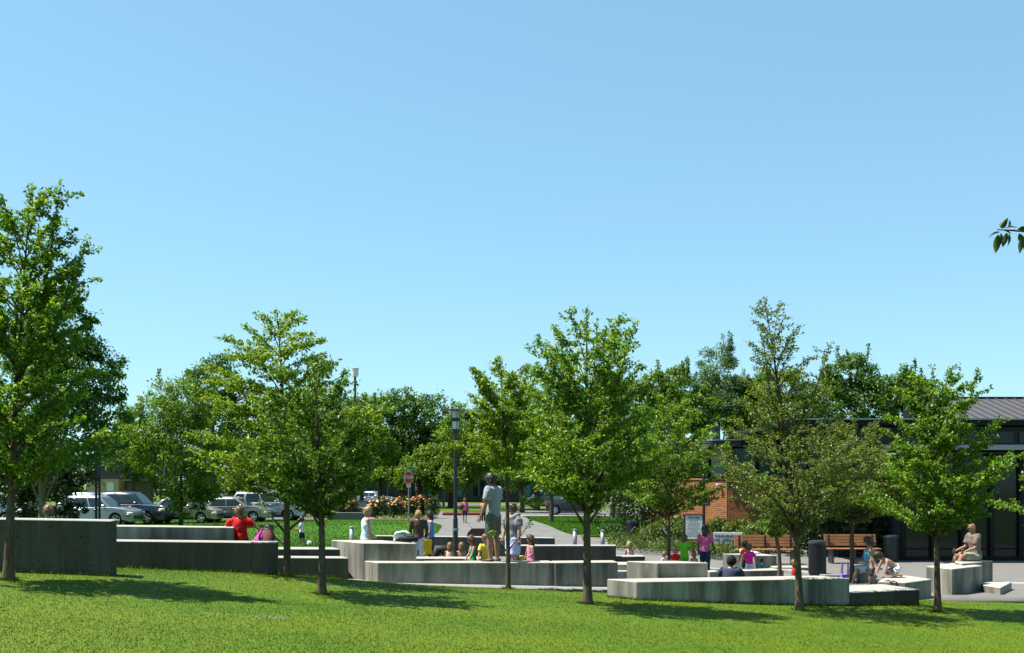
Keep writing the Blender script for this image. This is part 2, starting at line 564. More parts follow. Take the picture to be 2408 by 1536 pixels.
sheet('side_lawn', LWN_R, 0.012, LAWN_B, 'green lawn wedge beside the path and the dark sports car', nx=16, skirt=0.08)
r1 = np.random.RandomState(9)
for rows, nm, lb in ((LWN_L, 'far_grass', 'grass blades of the lawn behind the boy with the ball'), (LWN_R, 'side_grass', 'grass blades of the lawn wedge beside the path')):
    yy = r1.uniform(rows[0][0], rows[-1][0], 60000)
    a = np.interp(yy, [r_[0] for r_ in rows], [r_[1] for r_ in rows]); b = np.interp(yy, [r_[0] for r_ in rows], [r_[2] for r_ in rows])
    xx = a + (b - a) * r1.rand(len(yy))
    blades(nm, np.c_[xx, yy], np.array([gz(p, q_) for p, q_ in zip(xx, yy)]) + 0.012, 0.06, 0.012, BLADE_B, lb, 5)
sheet('rose_bed', [(66.8, pX(690, 66.8), pX(1022, 66.8)), (71.5, pX(690, 71.5), pX(1030, 71.5))], 0.02, MULCHL, 'mulched strip under the rose bushes', nx=8)
sheet('parking_lot', [(57.6, -42, pX(175, 57.6)), (63.5, -42, pX(400, 63.5)), (67, -42, pX(760, 67)), (84, -46, pX(800, 84))], -0.02, ASPH, 'asphalt parking lot behind the far lawn', nx=10)
sheet('road', [(75.5, pX(1225, 75.5), 40), (92, pX(1225, 92), 40)], -0.01, ASPH, 'grey asphalt street with the dark sports car', nx=12)
sheet('kerb_walk', [(73.8, pX(1225, 73.8), 34), (75.4, pX(1225, 75.4), 34)], 0.05, PAVE_L, 'pale kerb between the side lawn and the street', nx=10, skirt=0.12)
sheet('street', [(112, -70, 60), (124, -70, 60)], -0.01, ASPH, 'far street running behind the row of trees', nx=10, step=4)
sheet('path', [(41.6, pX(880, 41.6), pX(1560, 41.6)), (50, pX(1000, 50), pX(1360, 50)), (60, pX(1010, 60), pX(1285, 60)), (75, pX(1000, 75), pX(1240, 75)), (88, pX(1040, 88), pX(1232, 88))], -0.03, plain('path_joint', (0.08, 0.078, 0.072), 0.95), 'concrete path leading from the plaza to the street', nx=10)
pathobj = bpy.data.objects['path']
# path slabs, each with its own edges
srows = [41.7, 45.5, 49.3, 53.1, 56.9, 60.7, 65, 70, 75, 81, 87]
lt = [(41.6, pX(880, 41.6)), (50, pX(1000, 50)), (60, pX(1010, 60)), (75, pX(1000, 75)), (88, pX(1040, 88))]
rt = [(41.6, pX(1560, 41.6)), (50, pX(1360, 50)), (60, pX(1285, 60)), (75, pX(1240, 75)), (88, pX(1232, 88))]
for y0, y1 in zip(srows, srows[1:]):
    k = 3
    for i in range(k):
        q4 = []
        for y, e in ((y0, 0), (y0, 1), (y1, 1), (y1, 0)):
            a = np.interp(y, [p for p, _ in lt], [p for _, p in lt]); b = np.interp(y, [p for p, _ in rt], [p for _, p in rt])
            u = (i + e) / k
            gap = 0.025 * (1 if e == 0 else -1)
            yg = y + (0.03 if y == y0 else -0.03)
            q4.append((a + (b - a) * u + gap, yg))
        zt = [gz(*p) + 0.005 for p in q4]
        MB().prism(q4, min(zt) - 0.03, zt).build('slab', PAVE, pathobj)

# ------------------------------------------------------------------ concrete walls, benches and blocks
def block(label, poly, z0, z1, mat=CONC, name='concrete_block', bevel=0.012, cat='block', group=None):
    m = MB().prism(poly, z0, z1)
    ob = m.build(name, mat, None, bevel=bevel, fix=True)
    return tag(ob, label, cat, group)
def at_z(x, y, z):
    """plan point where the photo's x, y meets the level z"""
    Y = (CAMZ - z) * F / (y - HY)
    return ((x - CX) * Y / F, Y)
def at_Y(x, Y):
    return (pX(x, Y), Y)
def back(p, q, d):
    """the quad p, q pushed back by the vector d"""
    return [p, q, (q[0] + d[0], q[1] + d[1]), (p[0] + d[0], p[1] + d[1])]

# far left: tall wall, then two-step wall
p, q = at_Y(-60, 15.2), at_Y(263, 15.2)
block('tall dark concrete wall at the left edge behind the leftmost tree', back(p, q, (-0.1, 0.46)), 0.7, [pZ(1219, 15.2), pZ(1224.5, 15.2), pZ(1224, 15.2), pZ(1218.8, 15.2)], CONC_SHADE, 'concrete_wall', cat='wall')
HOLE = plain('tie_hole_dark', (0.012, 0.014, 0.012), .95)
def tie_holes(wall, pts, Y):
    for x, y in pts:
        p_ = pt(x, y, Y)
        MB().lathe([(.011, -.004), (.016, .002)], 8, (p_.x, Y - .001, p_.z), 'y').build('tie_hole', HOLE, wall)
tie_holes(bpy.data.objects['concrete_wall'], [(150, 1266), (190, 1262), (92, 1318), (212, 1330), (40, 1262), (118, 1238)], 15.2)
p, q = at_Y(200, 18.1), at_Y(651, 18.0)
block('long low concrete wall below the person in the red shirt', back(p, q, (-0.08, 0.48)), 0.5, [pZ(1271, 18.1), pZ(1276, 18.0), pZ(1276, 18.0), pZ(1271, 18.1)], CONC_SHADE, 'concrete_wall', cat='wall')
p, q = at_Y(200, 18.95), at_Y(549.5, 18.95)
block('upper brown-stained concrete wall beside the person in the red shirt', back(p, q, (-0.08, 0.45)), 0.5, [pZ(1236, 18.95), pZ(1240, 18.95), pZ(1240, 18.95), pZ(1236, 18.95)], CONC, 'concrete_wall', cat='wall')
# two steps between wall and block
block('lower dark step left of the lit block', back(at_z(600, 1310.5, .95), at_z(819.5, 1312, .95), (-0.2, 0.5)), 0.3, .95, CONC_SHADE, 'concrete_step', cat='step')
block('upper dark step under the boy with the ball', back(at_z(600, 1290.5, 1.085), at_z(800, 1291, 1.085), (-0.25, 0.62)), 0.2, 1.085, CONC_SHADE, 'concrete_step', cat='step')
# block with bags and the long bench
c0, c1, cb = at_z(854.5, 1277, 1.225), at_z(979.5, 1277.6, 1.225), at_z(779, 1270, 1.225)
d = (cb[0] - c0[0], cb[1] - c0[1])
block('big concrete block with a pale sunlit end carrying the bags', back(c0, c1, d), 0.2, 1.225)
a, b_, c_ = at_z(888, 1323, .85), at_z(1304, 1322.6, .85), at_z(853.7, 1319, .85)
d = (c_[0] - a[0] + 0.02, c_[1] - a[1] - 0.03)
block('long concrete bench that the man in cargo shorts stands on', [a, b_, (b_[0] - .1, b_[1] + .52), (c0[0] + .9, c0[1] - 0.03), (c0[0] + .02, c0[1] - .01)], 0.15, .85, CONC, 'concrete_bench', cat='bench')
b2, e_ = at_z(1305, 1322.9, .852), at_z(1453, 1321.7, .852)
block('right half of the long bench with black water stains', back(b2, e_, (-0.06, 0.5)), 0.1, .852, CONC, 'concrete_bench', cat='bench')
block('low pale ledge behind the bench at the lamp post', back(at_z(975, 1313, .52), at_z(1135, 1313, .52), (0, 0.6)), 0.05, .52)
# walls behind
p, q = at_Y(1190, 27.0), at_Y(1448, 27.0)
block('dark wall behind the girl in the pink swimsuit', back(p, q, (0.05, 0.45)), -0.1, pZ(1283, 27.0), CONC_SHADE, 'concrete_wall', cat='wall')
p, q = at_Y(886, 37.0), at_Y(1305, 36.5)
block('long low wall behind the lamp post and the brown plinth', back(p, q, (-0.12, 0.5)), -0.1, [pZ(1260, 37), pZ(1265, 36.5), pZ(1265, 36.5), pZ(1260, 37)], CONC_SHADE, 'concrete_wall', cat='wall')
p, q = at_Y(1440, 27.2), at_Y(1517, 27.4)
block('narrow dark ledge right of the long bench', back(p, q, (-0.05, 0.5)), -0.1, pZ(1308.5, 27.3), CONC_SHADE, 'concrete_step', cat='step')
block('upper tread of the small stair by the long bench', back(at_z(1440, 1327, .6), at_z(1520, 1327, .6), (0, .75)), 0.0, .6, CONC, 'concrete_step', cat='step')
block('lower tread of the small stair by the long bench', back(at_z(1440, 1343, .46), at_z(1520, 1343, .46), (0, .5)), 0.0, .46, CONC, 'concrete_step', cat='step')
# right-hand bench with its block
a, b_, c_ = at_z(1496.7, 1367.8, .8), at_z(1998.8, 1359.4, .8), at_z(1427, 1361.7, .8)
block('long right-hand concrete bench with a bright square end', back(a, b_, (c_[0] - a[0], c_[1] - a[1])), 0.05, .8, CONC, 'concrete_bench', cat='bench')
a, b_, c_ = at_z(1546.7, 1323.7, 1.06), at_z(1665.7, 1323, 1.06), at_z(1489.4, 1320.6, 1.06)
block('short block standing on the left end of the right-hand bench', back(a, b_, (c_[0] - a[0] - .12, c_[1] - a[1] + .1)), 0.3, 1.06)
a, b_ = at_z(1999.2, 1393.5, .54), at_z(2163, 1385.4, .54)
block('low bench at the right end of the right-hand bench', back(a, b_, (-0.35, 1.0)), -0.05, .54, CONC_SHADE, 'concrete_bench', cat='bench')
# blocks at right
a, b_, c_ = at_z(2129.5, 1370, .5), at_z(2179, 1362, .5), at_z(2063.7, 1367.6, .5)
block('low block under the crawling boy', [c_, a, (b_[0] + .1, b_[1]), (b_[0] - 0.1, b_[1] + 0.9), (c_[0] + .5, c_[1] + 1.0)], -0.1, .5)
a, b_, c_ = at_z(2239, 1338, .67), at_z(2310, 1330, .67), at_z(2178, 1332, .67)
block('square block with a pale face left of the seated bald man', [c_, a, b_, (b_[0] - (a[0] - c_[0]), b_[1] + (c_[1] - a[1]) + .2)], -0.2, .67)
a, b_ = at_z(2262, 1325, .72), at_z(2335, 1319, .72)
block('block that the bald man sits on', [at_z(2246, 1322, .72), a, b_, (b_[0] - .55, b_[1] + .75)], -0.2, .72)
a, b_, c_ = at_z(2352.6, 1382, .27), at_z(2379, 1368.7, .27), at_z(2312, 1376, .27)
block('low step at the right foot of the bald man', [c_, a, b_, (b_[0] - .6, b_[1] + .35)], -0.2, .27, CONC, 'concrete_step', cat='step')
# blocks in the plaza
a, b_ = at_z(1777, 1306.5, .41), at_z(1827, 1306, .41)
block('pale block with the white towel in front of the wooden bench', [at_z(1768, 1304.8, .41), a, b_, (b_[0] - .35, b_[1] + .9), (a[0] - .8, a[1] + .8)], -0.1, .41)
p, q = at_Y(1700, 25.0), at_Y(1843, 25.3)
block('low plaza wall in front of the girl in magenta', back(p, q, (0.1, 0.5)), -0.1, [pZ(1343, 25), pZ(1340, 25.3), pZ(1340, 25.3), pZ(1343, 25)])
p, q = at_Y(1668, 24.2), at_Y(1688, 24.3)
block('small cube at the left end of the low plaza wall', back(p, q, (0, 0.35)), -0.1, pZ(1344.5, 24.2))
p, q = at_Y(1822, 30.0), at_Y(1905, 30.0)
block('small far ledge left of the large dark litter bin', back(p, q, (0, 0.5)), -0.1, pZ(1334, 30.0))
p, q = at_Y(2026, 25.35), at_Y(2060, 25.35)
SEATB = block('small block under the woman in turquoise', back(p, q, (0, 0.4)), -0.05, .36)
# low pool kerb, bright
block('bright low kerb left of the low plaza wall', back(at_z(1655, 1336, .1), at_z(1716, 1339, .1), (-.9, 2.0)), -0.1, .1, PAVE_L, 'pool_kerb', cat='kerb')
block('bright low kerb between the litter bin and the purple bag', back(at_z(1940, 1352, .08), at_z(1978, 1352, .08), (-.9, 2.4)), -0.1, .08, PAVE_L, 'pool_kerb', cat='kerb')
block('flat curb at the right edge beyond the low step', back(at_z(2380, 1372, .1), at_z(2460, 1374, .1), (0, .4)), -0.2, .1, CONC_SHADE, 'plaza_kerb', cat='kerb')

# untrimmed grass where the mower does not reach: along the walls and round the trunks
lr = np.random.RandomState(21)
TG = []
for (xa, ya), (xb, yb), n in (((at_Y(-40, 15.2)), (at_Y(263, 15.2)), 900), (at_Y(264, 18.1), at_Y(651, 18.0), 1100), (at_z(1427, 1361.7, .8), at_z(1496.7, 1367.8, .8), 260),
                              (at_z(1496.7, 1367.8, .8), at_z(1998.8, 1359.4, .8), 1500), (at_z(1999.2, 1393.5, .54), at_z(2163, 1385.4, .54), 480), (at_z(2178, 1332, .67), at_z(2239, 1338, .67), 240), (at_z(2239, 1338, .67), at_z(2310, 1330, .67), 330), (at_Y(651, 21.9), at_Y(800, 21.7), 380)):
    u = lr.rand(n)
    TG.append(np.c_[xa + (xb - xa) * u, ya + (yb - ya) * u - np.abs(lr.normal(0, .035, n)) - .005])
for p_ in LC[:7]:
    a = lr.rand(150) * 6.283; d_ = .07 + np.abs(lr.normal(0, .04, 150))
    TG.append(np.c_[p_[0] + np.cos(a) * d_, p_[1] + np.sin(a) * d_])
TG = np.concatenate(TG)
blades('long_grass', TG, lawn_np(TG), 0.055, 0.005, BLADE, 'longer untrimmed grass along the wall feet and trunks', 8)

# ------------------------------------------------------------------ trees
def leaf_mesh(name, P, axis, nrm, size, mat, parent, r, wid=0.62, fold=0.25):
    """four-cornered leaves folded along the midrib"""
    n = len(P)
    axis = axis / np.maximum(np.linalg.norm(axis, axis=1, keepdims=True), 1e-6)
    side = np.cross(axis, nrm)
    side /= np.maximum(np.linalg.norm(side, axis=1, keepdims=True), 1e-6)
    up = np.cross(side, axis)
    s = (size * (0.65 + 0.6 * r.rand(n)))[:, None]
    mid = P + axis * s * 0.42
    V = np.stack([P, mid + side * s * wid * 0.5 + up * s * fold * 0.5, P + axis * s, mid - side * s * wid * 0.5 + up * s * fold * 0.5], 1).reshape(-1, 3)
    i = np.arange(n)[:, None] * 4
    Fa = np.concatenate([i + np.array([[0, 1, 2]]), i + np.array([[0, 2, 3]])], 1).reshape(-1, 3)
    return mesh_np(name, V, Fa, mat, parent)

def young_tree(label, base, H, cb, prof, seed, N=7000, nbr=34, leaf=0.075, mat=KAT, tr=0.06, lean=(0, 0), asc=38, leaders=None, bark=BARK,
               droop=0.5, group='young trees with slim trunks', trunk_bow=0.0, low=()):
    r = np.random.RandomState(seed)
    root = thing('young_tree', label, 'tree', base, 0, group)
    # trunk
    K = 12
    ph = r.rand() * 6.28
    def axis_at(z):
        t = z / H
        return np.array([lean[0] * t ** 1.6 + 0.035 * math.sin(3.1 * t + ph) * t + trunk_bow * math.sin(math.pi * min(1, z / max(cb * 1.2, .1))) ,
                         lean[1] * t ** 1.6 + 0.035 * math.cos(2.3 * t + ph) * t, z])
    mb = MB()
    zt = [0, .05, .2] + [cb * k / 3 for k in (1, 2, 3)] + [cb + (H - cb) * k / 8 for k in range(1, 9)]
    zt[0] = -0.12
    zt = sorted(zt)
    rad = []
    for z in zt:
        t = max(0, z) / H
        rr = tr * (1 - 0.30 * min(1, z / max(cb, .3))) if z <= cb else tr * 0.70 * max(0.07, 1 - (z - cb) / (H - cb)) ** 0.9
        rad.append(rr * (1.55 if z < 0.02 else 1.28 if z < .07 else 1.08 if z < .25 else 1.0))
    mb.path([axis_at(z) for z in zt], rad, 9)
    mb.build('trunk', bark, root, smooth=True)
    bm_ = MB()
    segs = []                                       # (p0, p1) leaf-bearing twigs
    tops = [((0, 0), 1.0)] if not leaders else leaders
    pr_t = [a for a, _ in prof]; pr_r = [b for _, b in prof]
    for (lx, ly), hf in tops[1:]:                   # secondary leaders leave the trunk inside the crown
        z0 = cb + (H - cb) * 0.35
        p0 = axis_at(z0); z1 = cb + (H - cb) * hf
        p1 = np.array([lx, ly, z1]); pm = (p0 + p1) / 2 + np.array([lx * .12, ly * .12, -0.05])
        bm_.path([p0, pm, p1], [tr * .4, tr * .26, .005], 6)
        for a, b in ((p0, pm), (pm, p1)):
            segs.append((a + (b - a) * .25, b, 1.6))
        for k in range(9):
            t = 0.3 + 0.7 * k / 9
            q = pm + (p1 - pm) * max(0, (t - .5) * 2) if t > .5 else p0 + (pm - p0) * t * 2
            az = r.rand() * 6.28; L = (0.22 + 0.3 * r.rand()) * (1.15 - t * .6)
            e = q + np.array([math.cos(az) * L, math.sin(az) * L, L * .35])
            bm_.path([q, e], [.006, .003], 4)
            segs.append((q, e, 1.0))
    for i in range(nbr):
        t = ((i + 0.5) / nbr) ** 0.95
        az = i * 2.39996 + r.rand() * 0.5
        Rr = np.interp(t, pr_t, pr_r) * (0.60 + 0.58 * r.rand())
        if r.rand() < 0.12: Rr *= 1.18
        Rr *= min(1.0, 0.28 + 0.72 * t / 0.16)         # the crown opens upward like a vase
        z = cb + t * (H - cb)
        el = R(asc + 26 * (r.rand() - .5) + 27 * t)
        z0 = max(cb * 0.88 + 0.1 * r.rand(), z - Rr * math.tan(el) * 0.85)
        z0 = min(z0, H * 0.97)
        p0 = axis_at(z0)
        ca, sa = math.cos(az), math.sin(az)
        pts = []
        for s in (0, .25, .5, .75, 1.0):
            zz = z0 + (z - z0) * (s ** 0.8) - droop * 0.10 * Rr * max(0, s - .6) ** 2 * 6
            wob = 0.05 * Rr * math.sin(4 * s + i)
            pts.append(np.array([p0[0] + ca * Rr * s - sa * wob, p0[1] + sa * Rr * s + ca * wob, zz]))
        br = tr * (0.36 * (1 - t) + 0.12)
        bm_.path(pts, [br, br * .75, br * .5, br * .3, 0.003], 5)
        for a, b in zip(pts[1:], pts[2:]):
            segs.append((a, b, 1.0))
        ns = 3 + int(Rr * 6)
        for k in range(ns):
            s = 0.25 + 0.72 * (k + r.rand() * .6) / ns
            j = min(3, int(s * 4)); u = s * 4 - j
            q = pts[j] + (pts[j + 1] - pts[j]) * u
            sg = 1 if k % 2 else -1
            da = az + sg * (0.5 + 0.7 * r.rand())
            L = Rr * (0.22 + 0.30 * r.rand()) * ((1.1 - 0.5 * s) if t < .45 else (0.95 - 0.62 * s)) + 0.07
            e = q + np.array([math.cos(da) * L, math.sin(da) * L, L * (0.10 + 0.35 * r.rand())])
            bm_.path([q, e], [max(.003, br * .3), 0.002], 4, cap=False)
            segs.append((q, e, 1.15))
    for z0, az, L, el in low:                       # bare low limbs seen under the crown
        p0 = axis_at(z0)
        e = p0 + np.array([math.cos(az) * L * math.cos(el), math.sin(az) * L * math.cos(el), L * math.sin(el)])
        m_ = (p0 + e) / 2 + np.array([0, 0, -0.04 * L])
        bm_.path([p0, m_, e], [tr * (.40 if el > .6 else .2), tr * (.24 if el > .6 else .12), .003], 6)
        segs.append((m_ + (e - m_) * .45, e, 1.0 if el > .6 else 2.2))
    segs.append((axis_at(H * .88), axis_at(H), 1.2))
    bm_.build('branches', bark, root, smooth=True)
    # leaves
    A = np.array([s[0] for s in segs]); B = np.array([s[1] for s in segs]); Wt = np.array([s[2] for s in segs])
    Ln = np.linalg.norm(B - A, axis=1) * Wt + 0.02
    N = int(N * 1.85); leaf *= 0.80
    idx = r.choice(len(segs), N, p=Ln / Ln.sum())
    u = r.rand(N) ** 0.8
    P = A[idx] + (B[idx] - A[idx]) * u[:, None] * 1.05 + r.normal(0, 0.026, (N, 3)) * np.array([1, 1, .8])
    out = (B - A)[idx]
    out /= np.maximum(np.linalg.norm(out, axis=1, keepdims=True), 1e-6)
    ax = out * 0.5 + r.normal(0, 0.75, (N, 3)) + np.array([0, 0, -0.65 * droop])
    nr = r.normal(0, 0.6, (N, 3)) + np.array([0, 0, 0.9])
    leaf_mesh('crown', P, ax, nr, leaf, mat, root, r)
    return root

def dense_tree(label, base, trunk_h, tr, lobes, N, leaf, mat, seed, bark=BARK_D, name='dense_tree', group='large trees behind the plaza', clump=0.30, narrow=0.6, ncl=40, shoots=0):
    """crown built of many leaf clumps on overlapping lobes; lobes (x, y, z, rx, ry, rz) from the base"""
    r = np.random.RandomState(seed)
    root = thing(name, label, 'tree', base, 0, group)
    mb = MB()
    top = max(l[2] for l in lobes)
    mb.path([(0, 0, -.15), (0, 0, .1), (0.02 * trunk_h, 0, trunk_h * .5), (0, 0.02, trunk_h), (0.05, 0, top)], [tr * 1.3, tr * 1.05, tr * .9, tr * .75, tr * .12], 9)
    mb.build('trunk', bark, root, smooth=True)
    lm = MB()
    vol = np.array([(l[3] * l[4] + l[3] * l[5]) for l in lobes]); vol = vol / vol.sum()
    P, Nn = [], []
    for l, w in zip(lobes, vol):
        c = np.array(l[:3]); rr = np.array(l[3:6])
        lm.path([(0, 0, trunk_h * (0.75 + .3 * r.rand())), tuple(c * np.array([.45, .45, .8])), tuple(c)], [tr * .42, tr * .28, tr * .08], 5)
        nc = max(6, int(ncl * len(lobes) * w))
        for k in range(nc):
            d = r.normal(0, 1, 3); d /= np.linalg.norm(d)
            if d[2] < -0.75 and r.rand() < .7: d[2] *= -1
            cc = c + d * rr * (0.62 + 0.42 * r.rand())
            cr = rr.mean() * clump * (0.6 + 0.8 * r.rand())
            n = max(4, int(N * w / nc))
            q = r.normal(0, 1, (n, 3))
            q /= np.maximum(np.linalg.norm(q, axis=1, keepdims=True), 1e-6)
            q *= (r.rand(n, 1) ** 0.45) * cr * np.array([1.1, 1.1, .75])
            P.append(cc + q)
            Nn.append(q / cr + d * .8 + np.array([0, 0, .5]))
            if k % 4 == 0:
                lm.path([tuple(c), tuple(cc)], [tr * .10, tr * .03], 4)
    for k in range(shoots):                          # upright whips on top
        l = lobes[r.randint(len(lobes))]
        a = r.rand() * 6.28
        b0 = np.array([l[0] + math.cos(a) * l[3] * .6, l[1] + math.sin(a) * l[4] * .6, l[2] + l[5] * .75])
        L = l[5] * (0.35 + .35 * r.rand())
        lm.path([tuple(b0), tuple(b0 + np.array([.05, 0, L]))], [tr * .06, tr * .02], 4)
        n = 60
        u = r.rand(n)
        P.append(b0 + np.c_[r.normal(0, .07, n) * (1.3 - u), r.normal(0, .07, n) * (1.3 - u), u * L * 1.05])
        Nn.append(r.normal(0, .6, (n, 3)) + np.array([0, 0, .3]))
    lm.build('branches', bark, root, smooth=True)
    P = np.concatenate(P); Nn = np.concatenate(Nn)
    n = len(P)
    nr = Nn + r.normal(0, 0.55, (n, 3))
    ax = r.normal(0, 1, (n, 3)) + np.array([0, 0, -0.5])
    leaf_mesh('crown', P, ax, nr, leaf, mat, root, r, wid=narrow)
    return root

def lawn_pt(x, y, Y):
    p = pt(x, y, Y)
    return (p.x, p.y, lz(p.x, p.y))
# front row
young_tree('tall leftmost young tree in front of the dark wall', lawn_pt(20, 1365, 14.0), 5.2, 1.30,
           [(0, .8), (.2, 1.15), (.45, 1.0), (.62, .85), (.85, .75), (1, .40)], 11, 16000, 56, .075, KAT, .066, (.30, .1), 34,
           leaders=[((0, 0), 1), ((1.0, .1), .82), ((.68, .0), .99), ((-.5, .2), .9)], low=((1.1, .5, .6, .7),))
young_tree('dark-trunked young tree in front of the left steps', lawn_pt(757, 1400, 15.3), 3.45, 1.12,
           [(0, .35), (.25, .85), (.5, 1.0), (.75, .85), (1, .35)], 12, 8000, 38, .075, KAT_D, .058, (-.1, 0), 34)
young_tree('young tree with forked top in the middle of the lawn', lawn_pt(1382, 1420, 16.5), 4.6, 1.52,
           [(0, .6), (.18, 1.15), (.42, 1.22), (.62, .98), (.85, .90), (1, .62)], 13, 15000, 56, .075, KAT, .070, (-.05, 0), 32,
           leaders=[((0, 0), 1), ((.75, .1), .93), ((-.45, -.1), .86)], low=((1.15, 2.6, .75, 1.0), (1.2, .3, .8, 1.0)))
young_tree('sparse bronze-tinted young tree in front of the right-hand bench', lawn_pt(1880, 1437, 17.8), 5.25, 1.36,
           [(0, .8), (.18, 1.3), (.4, 1.3), (.55, 1.0), (.62, .72), (.75, .48), (1, .25)], 14, 12000, 54, .060, KAT_B, .066, (-.58, 0), 36,
           leaders=[((0, 0), 1), ((.55, .1), .80), ((-.62, 0), .84)], low=((1.35, 2.5, .8, .9), (1.4, .4, .8, .9), (1.25, 3.3, .6, .9)))
young_tree('rightmost full young tree on the lawn before the bald man', lawn_pt(2205, 1442, 18.6), 4.3, 1.40,
           [(0, .7), (.2, 1.15), (.42, 1.25), (.6, .9), (.8, .72), (1, .5)], 15, 12500, 50, .082, KAT, .060, (-.12, 0), 30,
           leaders=[((0, 0), 1), ((.70, 0), .97), ((-.35, 0), .92)])
young_tree('tree mostly outside the right edge of the picture', lawn_pt(2560, 1430, 18.6), 3.5, 1.25,
           [(0, .8), (.3, 1.35), (.6, 1.3), (.8, .9), (1, .3)], 16, 8000, 40, .08, KAT, .06, (0, 0), 25)
# second row
young_tree('bright layered young tree with yellow leaves beside the left steps', lawn_pt(675, 1355, 18.0), 4.5, 1.25,
           [(0, .9), (.18, 1.45), (.38, 1.42), (.55, 1.25), (.75, 1.08), (.88, .72), (1, .3)], 21, 15000, 56, .075, KAT_Y, .066, (-.16, 0), 10, low=((.75, .7, .6, .7), (.7, 2.5, .9, .7)))
young_tree('slim young tree in front of the man in the grey polo shirt', lawn_pt(1195, 1384, 20.8), 4.5, 2.3,
           [(0, .40), (.12, .72), (.35, .74), (.6, .66), (.75, .66), (.9, .6), (1, .3)], 22, 8500, 42, .075, KAT_Y, .045, (-.12, 0), 32,
           leaders=[((0, 0), 1), ((.4, 0), .93), ((-.66, 0), .90)], low=((.75, .2, .75, .9), (.7, 3.0, .55, .9), (1.35, .3, .8, .5), (1.5, -.6, .7, .4), (1.6, .9, .6, .3)))
def plaza_pt(x, Y, dz=0):
    X = pX(x, Y)
    return (X, Y, gz(X, Y) + dz)
young_tree('young plaza tree among the playing children behind the short block', plaza_pt(1573, 27.0), 4.7, 1.6,
           [(0, .7), (.2, 1.35), (.5, 1.45), (.75, 1.1), (1, .45)], 23, 12500, 48, .085, KAT, .055, (0, 0), 30, low=((1.2, .4, .4, .8), (1.2, 2.8, .4, .8)))
young_tree('young plaza tree beside the purple bag', plaza_pt(2003, 25.6, .0), 3.9, 1.5,
           [(0, .8), (.25, 1.5), (.6, 1.5), (.85, 1.1), (1, .5)], 24, 20000, 56, .075, KAT_B, .055, (0.05, 0), 30, low=((1.2, .5, .5, .9),))
young_tree('small crooked sapling beside the low plaza wall', plaza_pt(1830, 24.2), 2.15, 1.15,
           [(0, .15), (.4, .33), (.8, .25), (1, .1)], 25, 1500, 14, .075, KAT, .055, (-.25, 0), 45, trunk_bow=.07)

# big trees behind; lobes in metres from the base
def lobes_px(Y, base, items):
    """items (x, y, rx) in photo units at distance Y -> lobes relative to base"""
    out = []
    for x, y, rx, ry in items:
        p = pt(x, y, Y)
        s = Y / F
        out.append((p.x - base[0], rng.uniform(-.35, .35) * rx * s, p.z - base[2], rx * s, rx * s * .95, ry * s))
    return out
def back_tree(label, x, Y, items, N, leaf, mat, seed, tr=.16, th=2.2, **kw):
    b = plaza_pt(x, Y)
    return dense_tree(label, b, th, tr, lobes_px(Y, b, items), int(N * 1.5), leaf, mat, seed, **kw)
back_tree('big dark maple with pale trunk behind the leftmost tree', 97, 45,
          [(120, 800, 95, 120), (200, 900, 80, 110), (60, 930, 110, 130), (160, 1020, 120, 100), (250, 900, 52, 70), (235, 1000, 60, 80), (150, 700, 50, 55), (30, 1080, 110, 60), (205, 800, 30, 60)], 17000, .17, MAPLE, 31, .17, 1.9, bark=BARK_L)
back_tree('dark evergreen thicket tree at the left edge of the parked cars', 60, 50,
          [(20, 1130, 90, 60), (130, 1140, 70, 50), (100, 1185, 80, 45), (180, 1120, 45, 50), (170, 1200, 30, 25)], 7500, .15, SHADE, 32, .14, 1.0)
back_tree('round-headed light green tree with two thin stems among the parked cars', 425, 57,
          [(430, 960, 75, 70), (360, 970, 55, 60), (480, 1030, 60, 70), (400, 1060, 95, 70), (440, 1130, 75, 60), (330, 1040, 50, 45), (430, 1185, 45, 30), (480, 1150, 40, 50)], 14000, .16, MAPLE_L, 33, .12, 1.0, shoots=5)
b2s = plaza_pt(443, 57.1)
back_tree('dark round tree behind the light green tree', 500, 92,
          [(500, 900, 68, 62), (540, 950, 45, 50), (470, 970, 50, 60), (505, 1020, 60, 60)], 6500, .26, MAPLE, 34, .25, 4.0)
back_tree('large background tree behind the yellow layered tree', 590, 95,
          [(590, 1030, 85, 80), (660, 1010, 70, 80), (620, 1100, 90, 60)], 6500, .28, MAPLE_L, 35, .25, 3.5)
back_tree('far tree left of the white globe lamps', 770, 100,
          [(770, 1010, 75, 80), (820, 980, 50, 60), (760, 1090, 90, 60)], 6000, .28, MAPLE, 36, .25, 3.2)
for k, (x, items, m_) in enumerate((
        (893, [(890, 985, 62, 60), (850, 1050, 60, 60), (920, 1070, 60, 55)], MAPLE_L),
        (946, [(950, 970, 55, 55), (965, 1040, 60, 60), (930, 1110, 60, 40)], MAPLE),
        (1019, [(1010, 990, 58, 60), (1030, 1060, 60, 60), (985, 1100, 70, 45)], MAPLE))):
    back_tree(['broad light green street tree behind the roses', 'street tree behind the stop sign', 'dense street tree left of the black lamp post'][k], x, 108, items, 6500, .30, m_, 40 + k, .28, 2.5)
back_tree('small dark street tree right of the stop sign', 983, 104, [(985, 1120, 60, 38), (1010, 1090, 50, 40)], 3000, .28, MAPLE_L, 44, .40, 2.2)
back_tree('street tree behind the black lamp post', 1061, 104, [(1065, 1085, 60, 55), (1075, 1030, 50, 50), (1050, 1130, 55, 32)], 4500, .28, MAPLE_L, 45, .34, 2.2)
back_tree('tall street tree behind the slim young tree', 1160, 98, [(1140, 1030, 70, 70), (1200, 1010, 65, 60), (1170, 1090, 90, 50)], 6000, .27, MAPLE, 46, .3, 2.6)
